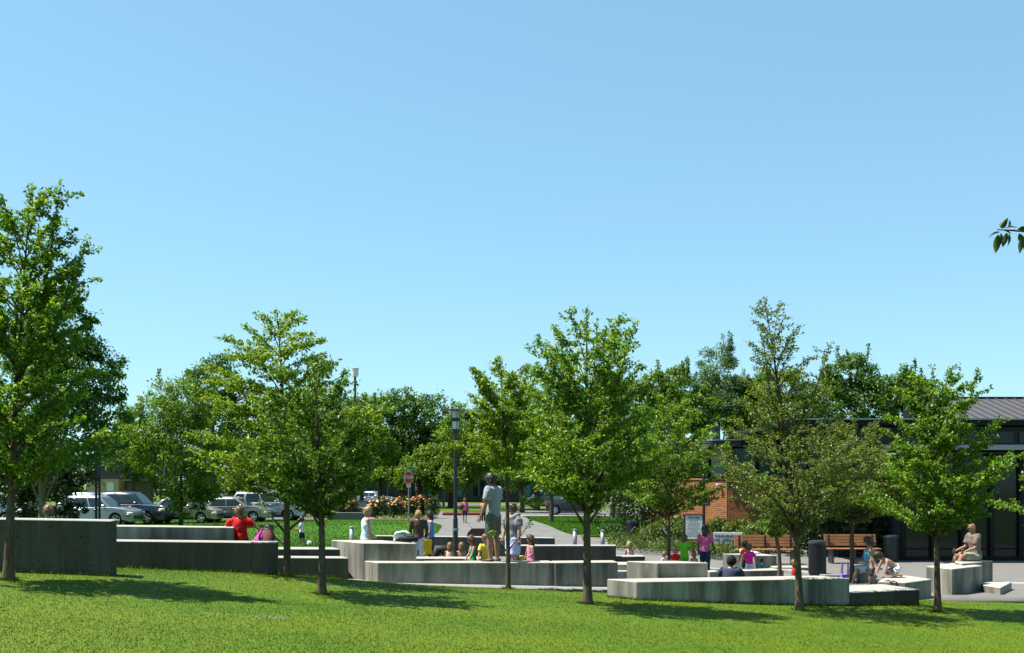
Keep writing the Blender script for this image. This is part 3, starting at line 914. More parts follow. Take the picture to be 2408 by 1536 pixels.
back_tree('street tree shading the tan van', 1262, 92, [(1260, 1060, 70, 70), (1310, 1100, 60, 50), (1240, 1110, 60, 40)], 5000, .26, MAPLE, 47, .3, 2.4)
back_tree('light green tree behind the left side of the forked tree', 1296, 62, [(1290, 930, 48, 55), (1310, 1000, 60, 70), (1280, 1060, 50, 50)], 6500, .17, MAPLE_L, 48, .14, 2.0, shoots=5)
back_tree('dark street tree right of the sports car', 1440, 80, [(1400, 1060, 70, 70), (1460, 1090, 70, 60), (1430, 1000, 60, 60)], 6000, .22, MAPLE, 49, .2, 2.2)
back_tree('shaded tree at the left end of the brick building', 1510, 47, [(1510, 1090, 55, 65), (1550, 1060, 60, 80), (1480, 1130, 45, 45), (1540, 1150, 50, 40)], 8000, .13, MAPLE, 50, .1, 1.5)
for k, (x, Y, items, m_, lb) in enumerate((
        (312, 84, [(315, 1010, 45, 60), (290, 1070, 50, 55), (340, 1090, 45, 50)], MAPLE, 'dark tree between the big maple and the light green tree'),
        (700, 82, [(700, 990, 70, 60), (660, 1060, 60, 55), (740, 1070, 70, 60)], MAPLE, 'dark tree right behind the layered tree'),
        (850, 96, [(850, 995, 55, 60), (880, 1070, 55, 60), (830, 1110, 55, 40)], MAPLE_L, 'leafy tree left of the stop sign'),
        (1095, 92, [(1090, 1015, 50, 60), (1110, 1085, 60, 55), (1070, 1130, 45, 35)], MAPLE_L, 'leafy tree right of the black lamp post'),
        (1228, 84, [(1230, 985, 45, 60), (1240, 1060, 55, 60), (1215, 1120, 50, 40)], MAPLE, 'dark tree between the slim and the forked young trees'),
        (1440, 70, [(1440, 935, 55, 55), (1480, 990, 60, 60), (1410, 1000, 50, 50)], MAPLE_L, 'tall green tree behind the right side of the forked tree'),
        (1545, 58, [(1540, 925, 50, 60), (1560, 1000, 55, 60)], MAPLE_L, 'green tree over the shaded end of the building'),
        (1775, 63, [(1780, 940, 50, 55), (1750, 1000, 50, 45)], MAPLE, 'dark tree over the brick building beside the willow-like tree'))):
    back_tree(lb, x, Y, items, 6500, .17 * Y / 62, m_, 140 + k, .2, 2.2, shoots=3)
# behind the building
back_tree('bright leafy tree behind the left end of the brick building', 1590, 60, [(1585, 920, 60, 60), (1640, 960, 55, 60), (1600, 1010, 70, 60)], 9000, .17, MAPLE_L, 51, .15, 3.0, shoots=6)
back_tree('feathery willow-like tree rising behind the brick building', 1690, 62, [(1690, 880, 52, 72), (1720, 950, 60, 60), (1660, 950, 50, 60)], 9500, .17, WILLOW, 52, .15, 3.0, narrow=.35, shoots=16)
back_tree('tree behind the bronze-tinted young tree', 1850, 60, [(1790, 960, 60, 60), (1850, 925, 62, 62), (1910, 965, 62, 62), (1830, 1010, 85, 45), (1930, 1010, 60, 40)], 11500, .17, MAPLE_L, 53, .15, 3.0, shoots=4)
back_tree('dark tree with upright shoots behind the building roof', 2020, 62, [(2010, 890, 60, 60), (1970, 940, 55, 55), (2050, 940, 60, 60)], 8500, .17, MAPLE, 54, .15, 3.0, shoots=12)
back_tree('dark tree behind the building left of the metal roof', 2130, 62, [(2120, 915, 45, 50), (2090, 960, 50, 45), (2160, 950, 50, 55)], 7500, .17, MAPLE, 55, .15, 3.0, shoots=10)
back_tree('bushy tree filling the gap over the brick building', 1760, 64, [(1760, 960, 60, 55), (1770, 1010, 70, 40)], 5500, .17, MAPLE_L, 56, .15, 3.0, shoots=5)
# distant tree line
FT = ['far tree at the left edge beyond the parking lot', 'far tree behind the beige building', 'far tree beyond the champagne sedan', 'far tree beyond the second drum lamp', 'far tree beyond the light silver car',
      'far tree beyond the teal street lamp', 'far tree beyond the slim young tree', 'far tree beyond the tan van', 'far tree beyond the left end of the brick building']
k = 0
for x, y, rx, Y in ((80, 1080, 130, 150), (330, 1080, 120, 150), (560, 1090, 110, 160), (760, 1080, 100, 160), (920, 1075, 90, 165), (1060, 1060, 90, 165), (1190, 1060, 100, 160), (1330, 1070, 110, 150), (1480, 1060, 110, 150)):
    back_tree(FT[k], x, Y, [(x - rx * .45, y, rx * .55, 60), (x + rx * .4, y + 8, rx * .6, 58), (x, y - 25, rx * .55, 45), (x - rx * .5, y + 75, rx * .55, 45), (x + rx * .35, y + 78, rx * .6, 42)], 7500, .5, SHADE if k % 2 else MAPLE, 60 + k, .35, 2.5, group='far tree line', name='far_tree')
    k += 1

# overhanging branch of a tree beside the camera
rootb = thing('overhanging_tree', 'tree beside the viewer with a leafy twig reaching into the right edge', 'tree', (3.25, 4.0, lz(3.25, 4.0)))
bz = rootb.location.z
mb = MB()
mb.path([(0, 0, -.1), (0, 0, .1), (.05, 0, 1.6), (0.1, .1, 3.2), (.2, 0, 4.6)], [.12, .1, .085, .07, .02], 10)
mb.build('trunk', BARK, rootb, smooth=True)
def bl(x, y, Y=4.0):
    p = pt(x, y, Y)
    return np.array([p.x - 3.25, p.y - 4.0, p.z - bz])
tip = bl(2345, 540); mid = bl(2395, 543); mid2 = bl(2480, 548)
mb = MB()
mb.path([(0.08, .05, 2.4), (-.3, 0, 3.1), mid2, mid, tip], [.03, .018, .008, .004, .002], 7)
mb.build('branch', BARK, rootb, smooth=True)
def big_leaf(p0, p1, w, up):
    """a pointed leaf from base p0 to tip p1, arched and folded"""
    p0, p1 = Vector(p0), Vector(p1)
    ax = p1 - p0
    sd = ax.cross(Vector(up)).normalized()
    un = sd.cross(ax).normalized()
    L = ax.length
    V, Fq = [], []
    pr = [(0, .0), (.12, .55), (.3, .95), (.5, .95), (.7, .68), (.87, .3), (1, 0)]
    for t, ww in pr:
        c = p0 + ax * t + un * L * .10 * math.sin(t * math.pi)
        V += [c + sd * w * ww * .5 + un * w * .16 * ww, c, c - sd * w * ww * .5 + un * w * .16 * ww]
    for i in range(len(pr) - 1):
        a = i * 3
        Fq += [(a, a + 1, a + 4, a + 3), (a + 1, a + 2, a + 5, a + 4)]
    m = MB(); m.add(V, Fq)
    o = m.build('leaf', LEAF_N, rootb, smooth=True)
    md = o.modifiers.new('thickness', 'SOLIDIFY'); md.thickness = .0006
LV = [((2353, 537), (2371, 512), 16, (.3, 1, .2)), ((2352, 546), (2324, 561), 11, (0, .3, 1)), ((2348, 551), (2341, 597), 17, (.4, 1, 0)), ((2353, 548), (2352, 577), 9, (1, .6, 0)),
      ((2368, 547), (2357, 582), 13, (.5, 1, .2)), ((2372, 549), (2369, 580), 8, (.9, .4, 0)), ((2358, 541), (2378, 552), 7, (0, .2, 1)), ((2372, 535), (2373, 517), 8, (1, .5, 0)),
      ((2362, 538), (2394, 536), 6, (0, .3, 1)), ((2392, 541), (2420, 540), 14, (0, .6, 1)), ((2396, 549), (2408, 580), 14, (.7, 1, 0)), ((2402, 560), (2398, 597), 12, (.5, 1, 0)), ((2410, 556), (2416, 600), 15, (.4, 1, 0)),
      ((2440, 546), (2436, 590), 16, (.5, 1, 0)), ((2450, 546), (2470, 520), 14, (.5, 1, 0))]
for (a, b, w, up) in LV:
    big_leaf(bl(*a), bl(*b), w * 4.0 / F, up)

# ------------------------------------------------------------------ shrubs, ground cover, roses
def shrub(label, base, items, N, leaf, mat, seed, name='shrub', group=None, cat='shrub', wid=.5):
    """items (dx, dy, z, rx, ry, rz): leafy mounds on short stems"""
    r = np.random.RandomState(seed)
    root = thing(name, label, cat, base, 0, group)
    st = MB(); P = []; Nn = []
    for (dx, dy, z, rx, ry, rz) in items:
        st.path([(dx * .3, dy * .3, -.05), (dx * .7, dy * .7, z * .5), (dx, dy, z + rz * .4)], [.025, .018, .006], 5)
        n = int(N / len(items))
        d = r.normal(0, 1, (n, 3)); d /= np.linalg.norm(d, axis=1, keepdims=True)
        lump = 1 + .18 * np.sin(d[:, 0] * 7 + seed) * np.cos(d[:, 1] * 6 + d[:, 2] * 5)
        q = d * (0.55 + 0.5 * r.rand(n, 1) ** .6) * np.array([rx, ry, rz]) * lump[:, None] + np.array([dx, dy, z])
        q[:, 2] = np.maximum(q[:, 2], 0.01)
        P.append(q); Nn.append(d + r.normal(0, .5, (n, 3)) + np.array([0, 0, .5]))
    st.build('stems', BARK_D, root)
    P = np.concatenate(P); Nn = np.concatenate(Nn)
    ax = Nn * .5 + r.normal(0, .8, P.shape)
    leaf_mesh('foliage', P, ax, Nn, leaf, mat, root, r, wid=wid)
    return root
def mound(dx, z, rx, rz, dy=0):
    return (dx, dy, z, rx, rx, rz)
# laurels in front of the brick wall
for k, (x, Y, h, w, lb) in enumerate((
        (1560, 40, 1.0, .8, 'glossy laurel left of the welcome board'), (1600, 41, 1.1, .7, 'glossy laurel behind the welcome board'),
        (1690, 40.6, 1.05, .5, 'laurel against the brick corner'), (1741, 40.2, 1.0, .6, 'laurel behind the warning panel'),
        (1790, 39, 1.0, .8, 'light laurel behind the left end of the wooden bench'), (1835, 38.4, 1.1, .8, 'laurel behind the middle of the wooden bench'))):
    shrub(lb, plaza_pt(x, Y), [mound(-w * .5, h * .55, w * .7, h * .45), mound(w * .5, h * .6, w * .7, h * .42), mound(0, h * .8, w * .5, h * .3, .1)], 1500, .13, SHRUB, 80 + k, group='laurels before the brick wall')
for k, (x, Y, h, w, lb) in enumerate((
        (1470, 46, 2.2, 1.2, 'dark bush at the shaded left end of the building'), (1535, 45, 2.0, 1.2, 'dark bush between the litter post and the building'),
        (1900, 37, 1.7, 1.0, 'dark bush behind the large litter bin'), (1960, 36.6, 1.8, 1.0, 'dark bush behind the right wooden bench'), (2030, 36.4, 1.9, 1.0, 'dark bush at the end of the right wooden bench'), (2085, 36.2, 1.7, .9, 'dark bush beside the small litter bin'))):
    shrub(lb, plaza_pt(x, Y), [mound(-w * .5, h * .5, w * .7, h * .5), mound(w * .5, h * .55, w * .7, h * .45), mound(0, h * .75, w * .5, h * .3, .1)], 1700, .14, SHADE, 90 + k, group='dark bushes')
shrub('round clipped hedge ball beside the beige wall', plaza_pt(303, 80), [mound(-.3, .55, .55, .55), mound(.3, .55, .55, .55)], 2500, .08, COVER, 97, name='hedge')
shrub('low clipped hedge left of the hedge ball', plaza_pt(268, 82), [mound(-.5, .4, .5, .4), mound(.4, .4, .5, .4)], 1500, .08, COVER, 98, name='hedge')
shrub('clipped bush beside the roof of the silver estate', plaza_pt(575, 74), [mound(0, .6, .5, .6), mound(.3, .5, .4, .5)], 1500, .09, COVER, 99, name='hedge')
# feathery ground cover
rr_ = np.random.RandomState(5)
def cover(label, pts, n, h, seed):
    r = np.random.RandomState(seed)
    poly = [at_z(x, y, 0.0) for x, y in pts]
    xs = [p[0] for p in poly]; ys = [p[1] for p in poly]
    P = []
    def inside(x, y):
        c = False
        for (x1, y1), (x2, y2) in zip(poly, poly[1:] + poly[:1]):
            if (y1 > y) != (y2 > y) and x < (x2 - x1) * (y - y1) / (y2 - y1) + x1:
                c = not c
        return c
    while len(P) < n:
        x, y = r.uniform(min(xs), max(xs)), r.uniform(min(ys), max(ys))
        if inside(x, y):
            hh = h * (.6 + .4 * math.sin(x * 2.1 + seed) * math.cos(y * 1.7)) + .08
            P.append((x, y, gz(x, y) + r.rand() ** .5 * hh))
    P = np.array(P)
    ax = r.normal(0, .6, P.shape) + np.array([0, 0, .6]); nr = r.normal(0, .7, P.shape) + np.array([0, -.3, .5])
    return tag(leaf_mesh('ground_cover', P, ax, nr, .15, COVER, None, r, wid=.3), label, 'ground cover', kind='stuff')
cover('feathery green ground cover left of the welcome board', [(1430, 1290), (1462, 1262), (1560, 1268), (1690, 1290), (1660, 1304), (1560, 1307), (1500, 1303)], 9000, .5, 3)
cover('feathery green ground cover below the warning panel', [(1640, 1312), (1668, 1296), (1760, 1296), (1740, 1314), (1700, 1318)], 4200, .45, 4)

# roses
PETAL = [plain('rose_orange', (0.75, 0.26, 0.07), .7), plain('rose_salmon', (0.80, 0.36, 0.16), .7), plain('rose_red', (0.62, 0.07, 0.03), .7), plain('rose_peach', (0.82, 0.50, 0.22), .7)]
def rose(label, x, Y, h, w, cols, seed, nf=22):
    r = random.Random(seed)
    o = shrub(label, plaza_pt(x, Y), [mound(-w * .35, h * .5, w * .55, h * .42), mound(w * .35, h * .52, w * .55, h * .42), mound(0, h * .62, w * .5, h * .38, .1)], 1300, .13, ROSELEAF, seed, name='rose_bush', group='rose bushes in the long bed')
    for k in range(nf):
        a = r.uniform(0, 6.28)
        px_, py_ = math.cos(a) * w * r.uniform(.2, .95), math.sin(a) * w * r.uniform(.2, .9)
        pz_ = h * r.uniform(.62, 1.06) - .25 * (abs(px_) / w) * h
        m = MB()
        rd = r.uniform(.055, .095)
        m.ball((px_, py_, pz_), (rd, rd, rd * .75), 7, 4)
        for q in range(5):
            t = q * 1.256 + a
            m.ball((px_ + math.cos(t) * rd * .75, py_ + math.sin(t) * rd * .75, pz_ - rd * .15), (rd * .6, rd * .6, rd * .45), 6, 3)
        m.build('blossom', cols[r.randrange(len(cols))], o, smooth=True)
RB = [(722, 69, 1.35, .6, (2, 0), 'red-flowered rose bush behind the trunk of the layered tree'), (755, 69.5, 1.3, .6, (2, 2), 'red rose bush left of the dark trunk'), (805, 69, 1.25, .6, (0, 3), 'pale orange rose bush right of the dark trunk'), (825, 70, 1.3, .6, (0, 1), 'salmon rose bush left of the woman in the tie-dye top'),
      (885, 68.5, 1.3, .6, (1, 3), 'peach rose bush right of the woman in the tie-dye top'), (905, 69.5, 1.45, .6, (0, 2), 'tall orange rose bush with red heads'), (928, 68.5, 1.3, .62, (1, 3), 'peach rose bush in the middle of the bed'), (948, 69.6, 1.45, .6, (2, 0), 'orange rose bush with red heads on top'),
      (970, 68.8, 1.35, .6, (1, 0), 'orange rose bush left of the woman in the brown sweater'), (992, 69.8, 1.5, .55, (2, 0), 'rose bush with dark red heads behind the brown sweater'), (1018, 69, 1.45, .55, (2, 2), 'nearly flowerless rose bush at the right end of the bed')]
for k, (x, Y, h, w, c, lb) in enumerate(RB):
    rose(lb, x, Y, h, w, [PETAL[i] for i in c], 120 + k, 3 if k == 10 else 24)

# ------------------------------------------------------------------ street furniture
BLACK = plain('black_paint', (0.015, 0.016, 0.018), .4, 0, .1)
NAVY = plain('dark_navy_metal', (0.010, 0.012, 0.017), .45, 0, .15)
STEEL = plain('galvanised_steel', (0.30, 0.33, 0.36), .45, .5, .1)
WHITE = plain('white_paint', (0.78, 0.78, 0.76), .5, 0, .04)
TEAL = plain('teal_paint', (0.03, 0.17, 0.16), .45)
GLASSP = plain('lamp_glass', (0.55, 0.66, 0.66), .25, 0, .05)
RED = plain('sign_red', (0.60, 0.02, 0.025), .45, 0, .05)
BROWN_S = plain('sign_brown', (0.055, 0.022, 0.016), .5, 0, .1)
GREY_S = plain('sign_grey_panel', (0.55, 0.59, 0.55), .6, 0, .05)
CORTEN = plain('weathered_steel', (0.075, 0.028, 0.026), .7, 0, .3, 5)

# lamp post
b = plaza_pt(1071, 34.0)
lp = thing('lamp_post', 'tall black lamp post with glass lantern and wide flat hood', 'lamp', b)
hz = pZ(965, 34.0) - b[2]
MB().lathe([(.10, 0), (.10, .5), (.085, .55), (.075, 1.35), (.062, 1.4), (.062, hz - .72)], 12).build('pole', BLACK, lp, smooth=False)
MB().lathe([(.105, .98), (.105, 1.06)], 12).build('collar', STEEL, lp)
MB().lathe([(.075, hz - .72), (.11, hz - .66), (.11, hz - .6)], 12).build('lantern_base', BLACK, lp)
gl = MB().lathe([(.105, hz - .6), (.125, hz - .02)], 12).build('lantern_glass', GLASSP, lp)
MB().lathe([(.128, hz - .36), (.132, hz - .24)], 12).build('lantern_band', BLACK, gl)
for k in range(4):
    a = k * math.pi / 2 + .5
    MB().path([(math.cos(a) * .12, math.sin(a) * .12, hz - .62), (math.cos(a) * .15, math.sin(a) * .15, hz)], .010, 6).build('lantern_bar', BLACK, lp)
MB().lathe([(.42, hz - .01), (.44, hz + .005), (.12, hz + .055), (.02, hz + .06)], 20).build('hood', BLACK, lp)
# lantern pole with restroom sign
b = plaza_pt(1655, 38.0)
rp = thing('sign_post', 'dark post with flat lantern hood and brown restroom sign', 'sign', b)
hz = pZ(1043, 38.0) - b[2]
MB().lathe([(.06, 0), (.05, .3), (.05, hz - .35)], 10).build('pole', NAVY, rp)
MB().lathe([(.09, hz - .35), (.11, hz - .02)], 10).build('lantern_glass', GLASSP, rp)
MB().lathe([(.40, hz - .01), (.42, hz + .01), (.1, hz + .05)], 18).build('hood', BLACK, rp)
z0, z1 = pZ(1190, 38) - b[2], pZ(1171, 38) - b[2]
MB().box((.0, -.075, (z0 + z1) / 2), (.43, .025, z1 - z0)).build('sign_border', plain('sign_cream', (.5, .46, .42), .6), rp)
MB().box((.0, -.085, (z0 + z1) / 2), (.40, .025, z1 - z0 - .025)).build('sign_plate', BROWN_S, rp)
text_mesh('lettering', 'RESTROOM', .075, plain('sign_cream', (.5, .46, .42), .6), rp, (0, -.100, z0 + (z1 - z0) * .70), (R(90), 0, 0), .003)
ar = MB().box((-.02, -.100, z0 + (z1 - z0) * .28), (.20, .006, .018))
ar.add([(.08, -.103, z0 + (z1 - z0) * .28 - .03), (.15, -.103, z0 + (z1 - z0) * .28), (.08, -.103, z0 + (z1 - z0) * .28 + .03)], [(0, 1, 2)])
ar.build('arrow', plain('sign_cream', (.5, .46, .42), .6), rp)
INK = plain('sign_ink', (0.035, 0.04, 0.04), .7)
INK2 = plain('sign_ink_faint', (0.20, 0.22, 0.21), .7)
# welcome board
b = plaza_pt(1631.5, 37.5)
wb = thing('welcome_board', 'grey welcome board in a black frame left of the girl in pink', 'sign', b, R(-20))
z0, z1 = pZ(1268, 37.5) - b[2], pZ(1212, 37.5) - b[2]
wd = 44 * 37.5 / F
for s in (-1, 1):
    MB().box((s * wd / 2, 0.0, z1 / 2), (.05, .06, z1)).build('post', BLACK, wb)
MB().box((0, 0, (z0 + z1) / 2), (wd - .05, .04, z1 - z0)).build('panel', GREY_S, wb)
MB().box((0, 0.0, z1 + .02), (wd + .12, .09, .04)).build('cap', BLACK, wb)
MB().box((0, -.002, z0 - .02), (wd - .05, .05, .03)).build('bottom_rail', BLACK, wb)
text_mesh('heading', 'WELCOME', .085, INK, wb, (0, -.024, z1 - .085), (R(90), 0, 0), .003)
for k in range(13):
    ww = wd * (.62 if k in (0, 4, 8) else .78) * (.9 + .1 * math.sin(k * 3.7))
    if k == 1: ww = wd * .45
    MB().box((0, -.021, z1 - .17 - k * .047), (ww, .004, .012)).build('text_line', INK2, wb)
# warning panel
b = plaza_pt(1711.5, 36.5)
wp = thing('warning_panel', 'wide grey panel warning of no lifeguard behind the wooden bench', 'sign', b, R(-20))
z1 = pZ(1252, 36.5) - b[2]
wd = 67 * 36.5 / F
MB().box((0, 0, z1 / 2 - .03), (wd, .06, z1 + .06)).build('panel', GREY_S, wp, bevel=.005)
text_mesh('heading', 'WARNING:', .140, INK, wp, (-wd * .47, -.034, z1 - .13), (R(90), 0, 0), .004, 'LEFT')
text_mesh('heading', 'NO LIFEGUARD', .140, INK, wp, (-wd * .47, -.034, z1 - .27), (R(90), 0, 0), .004, 'LEFT', .92)
for k in range(4):
    MB().box((-.02, -.032, z1 - .40 - k * .065), (wd * (.86 - .06 * (k % 2)), .004, .02)).build('text_line', INK2, wp)

# wooden benches
WOOD = plain('bench_wood', (0.29, 0.115, 0.034), .6, 0, .25, 4)
def bench(label, x0, x1, Y, rz=0.0):
    xa, xb = pX(x0, Y), pX(x1, Y)
    w = xb - xa
    cx = (xa + xb) / 2
    o = thing('slatted_bench', label, 'bench', (cx, Y, gz(cx, Y)), rz, 'slatted wooden benches')
    for k in range(5):
        MB().box((0, -.42 + k * .095, .44), (w, .08, .035)).build('seat_slat', WOOD, o, bevel=.005)
    M = Matrix.Translation((0, .05, .50)) @ Matrix.Rotation(R(-14), 4, 'X')
    for k in range(4):
        MB().box((0, 0, .06 + k * .095), (w, .035, .08), M=M).build('back_slat', WOOD, o, bevel=.005)
    for s in (-1, 0, 1):
        m = MB().box((s * w * .42, -.2, .21), (.05, .46, .42)).box((s * w * .42, .03, .36), (.05, .05, .72))
        m.box((s * w * .42, .045, .66), (.05, .05, .42), M=None)
        m.build('leg', BLACK, o)
bench('slatted wooden bench behind the girl in magenta', 1728, 1872, 33.2)
bench('slatted wooden bench behind the woman in turquoise', 1940, 2062, 33.6)

def bin_(label, x, Y, d, h):
    o = thing('litter_bin', label, 'bin', plaza_pt(x, Y), 0, 'round litter bins')
    MB().lathe([(d / 2 * .92, 0), (d / 2 * .92, .05), (d / 2 * .985, .06), (d / 2, h * .9)], 24).build('body', NAVY, o, smooth=False)
    for k in range(24):
        a = 2 * math.pi * k / 24
        MB().box((math.cos(a) * d / 2 * 1.0, math.sin(a) * d / 2 * 1.0, h * .46), (.012, .035, h * .82), rz=a).build('slat', NAVY, o)
    MB().lathe([(d / 2 * 1.03, h * .9), (d / 2 * 1.06, h * .93), (d / 2 * 1.02, h * .99), (d / 2 * .5, h * 1.01), (d / 2 * .42, h * .95)], 24).build('lid', plain('bin_lid', (.03, .04, .055), .4), o)
bin_('large dark litter bin beside the bronze-tinted tree', 1922, 28.4, .45, .93)
bin_('small dark litter bin in the shade before the glass wall', 2095, 34.0, .46, .84)
bin_('dark litter bin in the shade behind the ground cover', 1487, 44.5, .5, .95)

for x, y0, Y, lb in ((827, 1238, 37.5, 'grey steel bollard left of the woman in the tie-dye top'), (1352, 1244, 40.5, 'grey steel bollard in the path left of the forked tree'), (1417, 1246, 40.0, 'grey steel bollard right of the forked tree')):
    b = plaza_pt(x, Y)
    o = thing('bollard', lb, 'bollard', b, 0, 'grey steel bollards')
    h = pZ(y0, Y) - b[2]
    MB().lathe([(.078, -.05), (.078, h - .1)], 16).build('post', STEEL, o, smooth=True)
    MB().lathe([(.072, h - .1), (.072, h - .085)], 16).build('groove', BLACK, o)
    MB().lathe([(.080, h - .085), (.080, h - .012), (.06, h)], 16).build('cap', STEEL, o)

# stop sign
b = plaza_pt(961, 66)
ss = thing('stop_sign', 'red octagonal stop sign with green street plate above the roses', 'sign', b)
zc = pZ(1123, 66) - b[2]
MB().path([(0, 0, -.1), (0, 0, pZ(1100, 66) - b[2])], .035, 8).build('pole', STEEL, ss)
def octa(r, y, t, sx=.72):
    pts = [(math.cos(math.pi / 8 + k * math.pi / 4) * r * sx, math.sin(math.pi / 8 + k * math.pi / 4) * r) for k in range(8)]
    m = MB()
    m.rings([[(p[0], y, zc + p[1]) for p in pts], [(p[0], y - t, zc + p[1]) for p in pts]])
    return m
octa(.44, -.04, .012).build('sign_border', WHITE, ss, fix=True)
octa(.40, -.053, .008).build('sign_face', RED, ss, fix=True)
text_mesh('lettering', 'STOP', .27, WHITE, ss, (0, -.066, zc), (R(90), 0, 0), .003, sx=.78)
MB().box((0, -.045, zc - .52), (.28, .012, .20)).build('sub_plate', plain('plate_pink', (.75, .55, .5), .5), ss)
MB().box((.05, -.03, zc + .58), (.42, .012, .13)).build('street_plate', TEAL, ss)
# double street lamp
b = plaza_pt(1043, 108)
dl = thing('street_lamp', 'teal twin-arm street lamp with bell shades', 'lamp', b)
hz = pZ(1032, 108) - b[2]
MB().path([(0, 0, 0), (0, 0, .5), (0, 0, hz - .4)], [.16, .09, .06], 8).build('pole', TEAL, dl)
for s in (-1, 1):
    MB().path([(0, 0, hz - 1.1), (s * .12, 0, hz - .3), (s * .35, 0, hz), (s * .58, 0, hz - .3), (s * .62, 0, hz - .9)], .035, 6).build('arm', TEAL, dl)
    MB().lathe([(.05, .35), (.10, .25), (.36, 0), (.38, -.04), (.1, -.06)], 14, (s * .64, 0, hz - 1.35)).build('shade', plain('teal_shade', (.16, .38, .42), .35), dl)
for x, y, lb in ((835, 866, 'white drum lamp on a black pole above the trees'), (786, 912, 'second white drum lamp half hidden by the layered tree')):
    Y = 72 if x == 835 else 90
    b = plaza_pt(x, Y)
    o = thing('drum_lamp', lb, 'lamp', b)
    hz = pZ(y, Y) - b[2]
    MB().path([(0, 0, 0), (0, 0, hz - .55)], [.12, .08], 8).build('pole', BLACK, o)
    MB().lathe([(.10, hz - .58), (.22, hz - .56), (.24, hz - .06), (.26, hz - .05), (.26, hz), (.1, hz + .03)], 18).build('drum', WHITE, o)
for x, lb in ((226, 'left of the two thin dark poles before the silver crossover'), (234, 'right of the two thin dark poles before the silver crossover')):
    b = plaza_pt(x, 50)
    o = thing('dark_pole', lb, 'pole', b)
    MB().path([(0, 0, 0), (0, 0, 4.6)], [.06, .05], 8).build('pole', NAVY, o)
    MB().lathe([(.09, 0), (.09, .12), (.06, .16)], 10).build('foot', NAVY, o)
# brown plinth
o = thing('steel_plinth', 'dark red weathered steel plinth with slanted side on the path', 'plinth', plaza_pt(1115, 44.5))
m = MB()
s = 44.5 / F
prof = [(-24 * s, 0), (26 * s, 0), (26 * s, .62), (-6 * s, .62), (-13 * s, .48)]
m.rings([[(x, -.25, z) for x, z in prof], [(x, .35, z) for x, z in prof]])
m.build('body', CORTEN, o, fix=True)
MB().add([(-24.5 * s, -.255, 0), (-13.3 * s, -.255, .49), (-13.3 * s, .35, .49), (-24.5 * s, .35, 0)], [(3, 2, 1, 0)]).build('slanted_plate', plain('weathered_pink', (.32, .16, .15), .6), o)
# low grey wall with round emblem, planters by the roses
o = thing('low_wall', 'grey low wall with a round dark emblem behind the roses', 'wall', plaza_pt(828, 82))
wd = 66 * 82 / F
MB().box((0, .15, .45), (wd, .3, .9)).build('wall', plain('grey_wall', (.34, .36, .35), .8), o, bevel=.02)
MB().lathe([(.42, -.02), (.42, 0)], 24, (.15, 0, .45), 'y').build('emblem', INK2, o)
MB().lathe([(.30, -.025), (.30, 0)], 24, (.15, -.01, .45), 'y').build('emblem', plain('emblem_tan', (.35, .28, .25), .8), o)
MB().box((0, .15, .93), (wd + .1, .4, .06)).build('coping', PAVE_L, o)
o = tag(MB().box((pX(845, 72.5), 72.5, .55), (2.2, .8, .7)).build('planter', PAVE, None, bevel=.03), 'long stone planter behind the roses', 'planter')
o = tag(MB().box((pX(812, 66.5), 66.4, .42), (2.2, .25, .6)).build('planter_wall', plain('planter_grey', (.16, .15, .14), .9), None, bevel=.02), 'dark low planter wall right of the silver estate', 'wall')
tag(MB().box((pX(1090, 77), 77, .33), (3.0, 1.6, .30)).build('bark_bed', DIRT, None, bevel=.08), 'red-brown bark bed behind the walking woman', 'bed')
# fire hydrant
o = thing('fire_hydrant', 'red fire hydrant beyond the roof of the silver estate', 'hydrant', plaza_pt(608, 96))
HR = plain('hydrant_red', (.7, .06, .02), .5)
MB().lathe([(.2, 0), (.2, .08), (.14, .1), (.14, .65), (.19, .68), (.19, .74), (.14, .88), (.05, .95)], 12).build('barrel', HR, o)
MB().lathe([(.07, -.24), (.07, .24)], 10, (0, 0, .55), 'y').build('nozzle', HR, o)
MB().lathe([(.05, .95), (.05, 1.02)], 6).build('cap', HR, o)
o.scale = (1.5, 1.5, 1.9)
# far lot kerb and wood post
o = thing('wooden_post', 'short reddish wooden post right of the hedge ball', 'post', plaza_pt(335, 78))
MB().box((0, 0, .65), (.2, .2, 1.3)).build('shaft', plain('post_wood', (.25, .08, .04), .8), o, bevel=.01)
MB().box((0, 0, 1.32), (.24, .24, .05)).build('cap', plain('post_wood', (.25, .08, .04), .8), o)

# ------------------------------------------------------------------ buildings
BRICK = []
for k, c in enumerate(((.33, .125, .042), (.36, .140, .046), (.29, .105, .038), (.38, .16, .058))):
    BRICK.append(plain('brick_%s' % ('red', 'orange', 'brown', 'pale')[k], c, .9, 0, .15, 20))
MORTAR = plain('mortar', (0.26, 0.15, 0.08), .95)
DARKF = plain('dark_fascia', (0.009, 0.009, 0.011), .7, 0, .1, 6, .2)
GLASS, gnt, gb = nodes('dark_glass')
gb.inputs['Base Color'].default_value = (0.012, 0.016, 0.016, 1)
gb.inputs['Roughness'].default_value = .06
gb.inputs['Specular IOR Level'].default_value = .3
TGLASS, gnt, gb = nodes('teal_glass')
gb.inputs['Base Color'].default_value = (0.01, 0.06, 0.055, 1)
gb.inputs['Roughness'].default_value = .12

c0 = (pX(1711, 42), 42.0)                        # brick corner
nL = Vector((-.86, -.51)); nR = Vector((-.30, -.954))
dirL = Vector((-.51, .86)); dirR = Vector((.954, -.30))
bb = thing('brick_building', 'orange brick building with dark flat eaves behind the signs', 'building', (c0[0], c0[1], gz(*c0)))
HB = pZ(1128, 42) - bb.location.z
LL, LR = 5.4, 5.9
m = MB()
pl = [(0, 0), (dirR.x * LR, dirR.y * LR), (dirR.x * LR + .5, 9), (dirL.x * LL, dirL.y * LL)]
m.prism(pl, -.1, HB - .02).build('wall', MORTAR, bb)
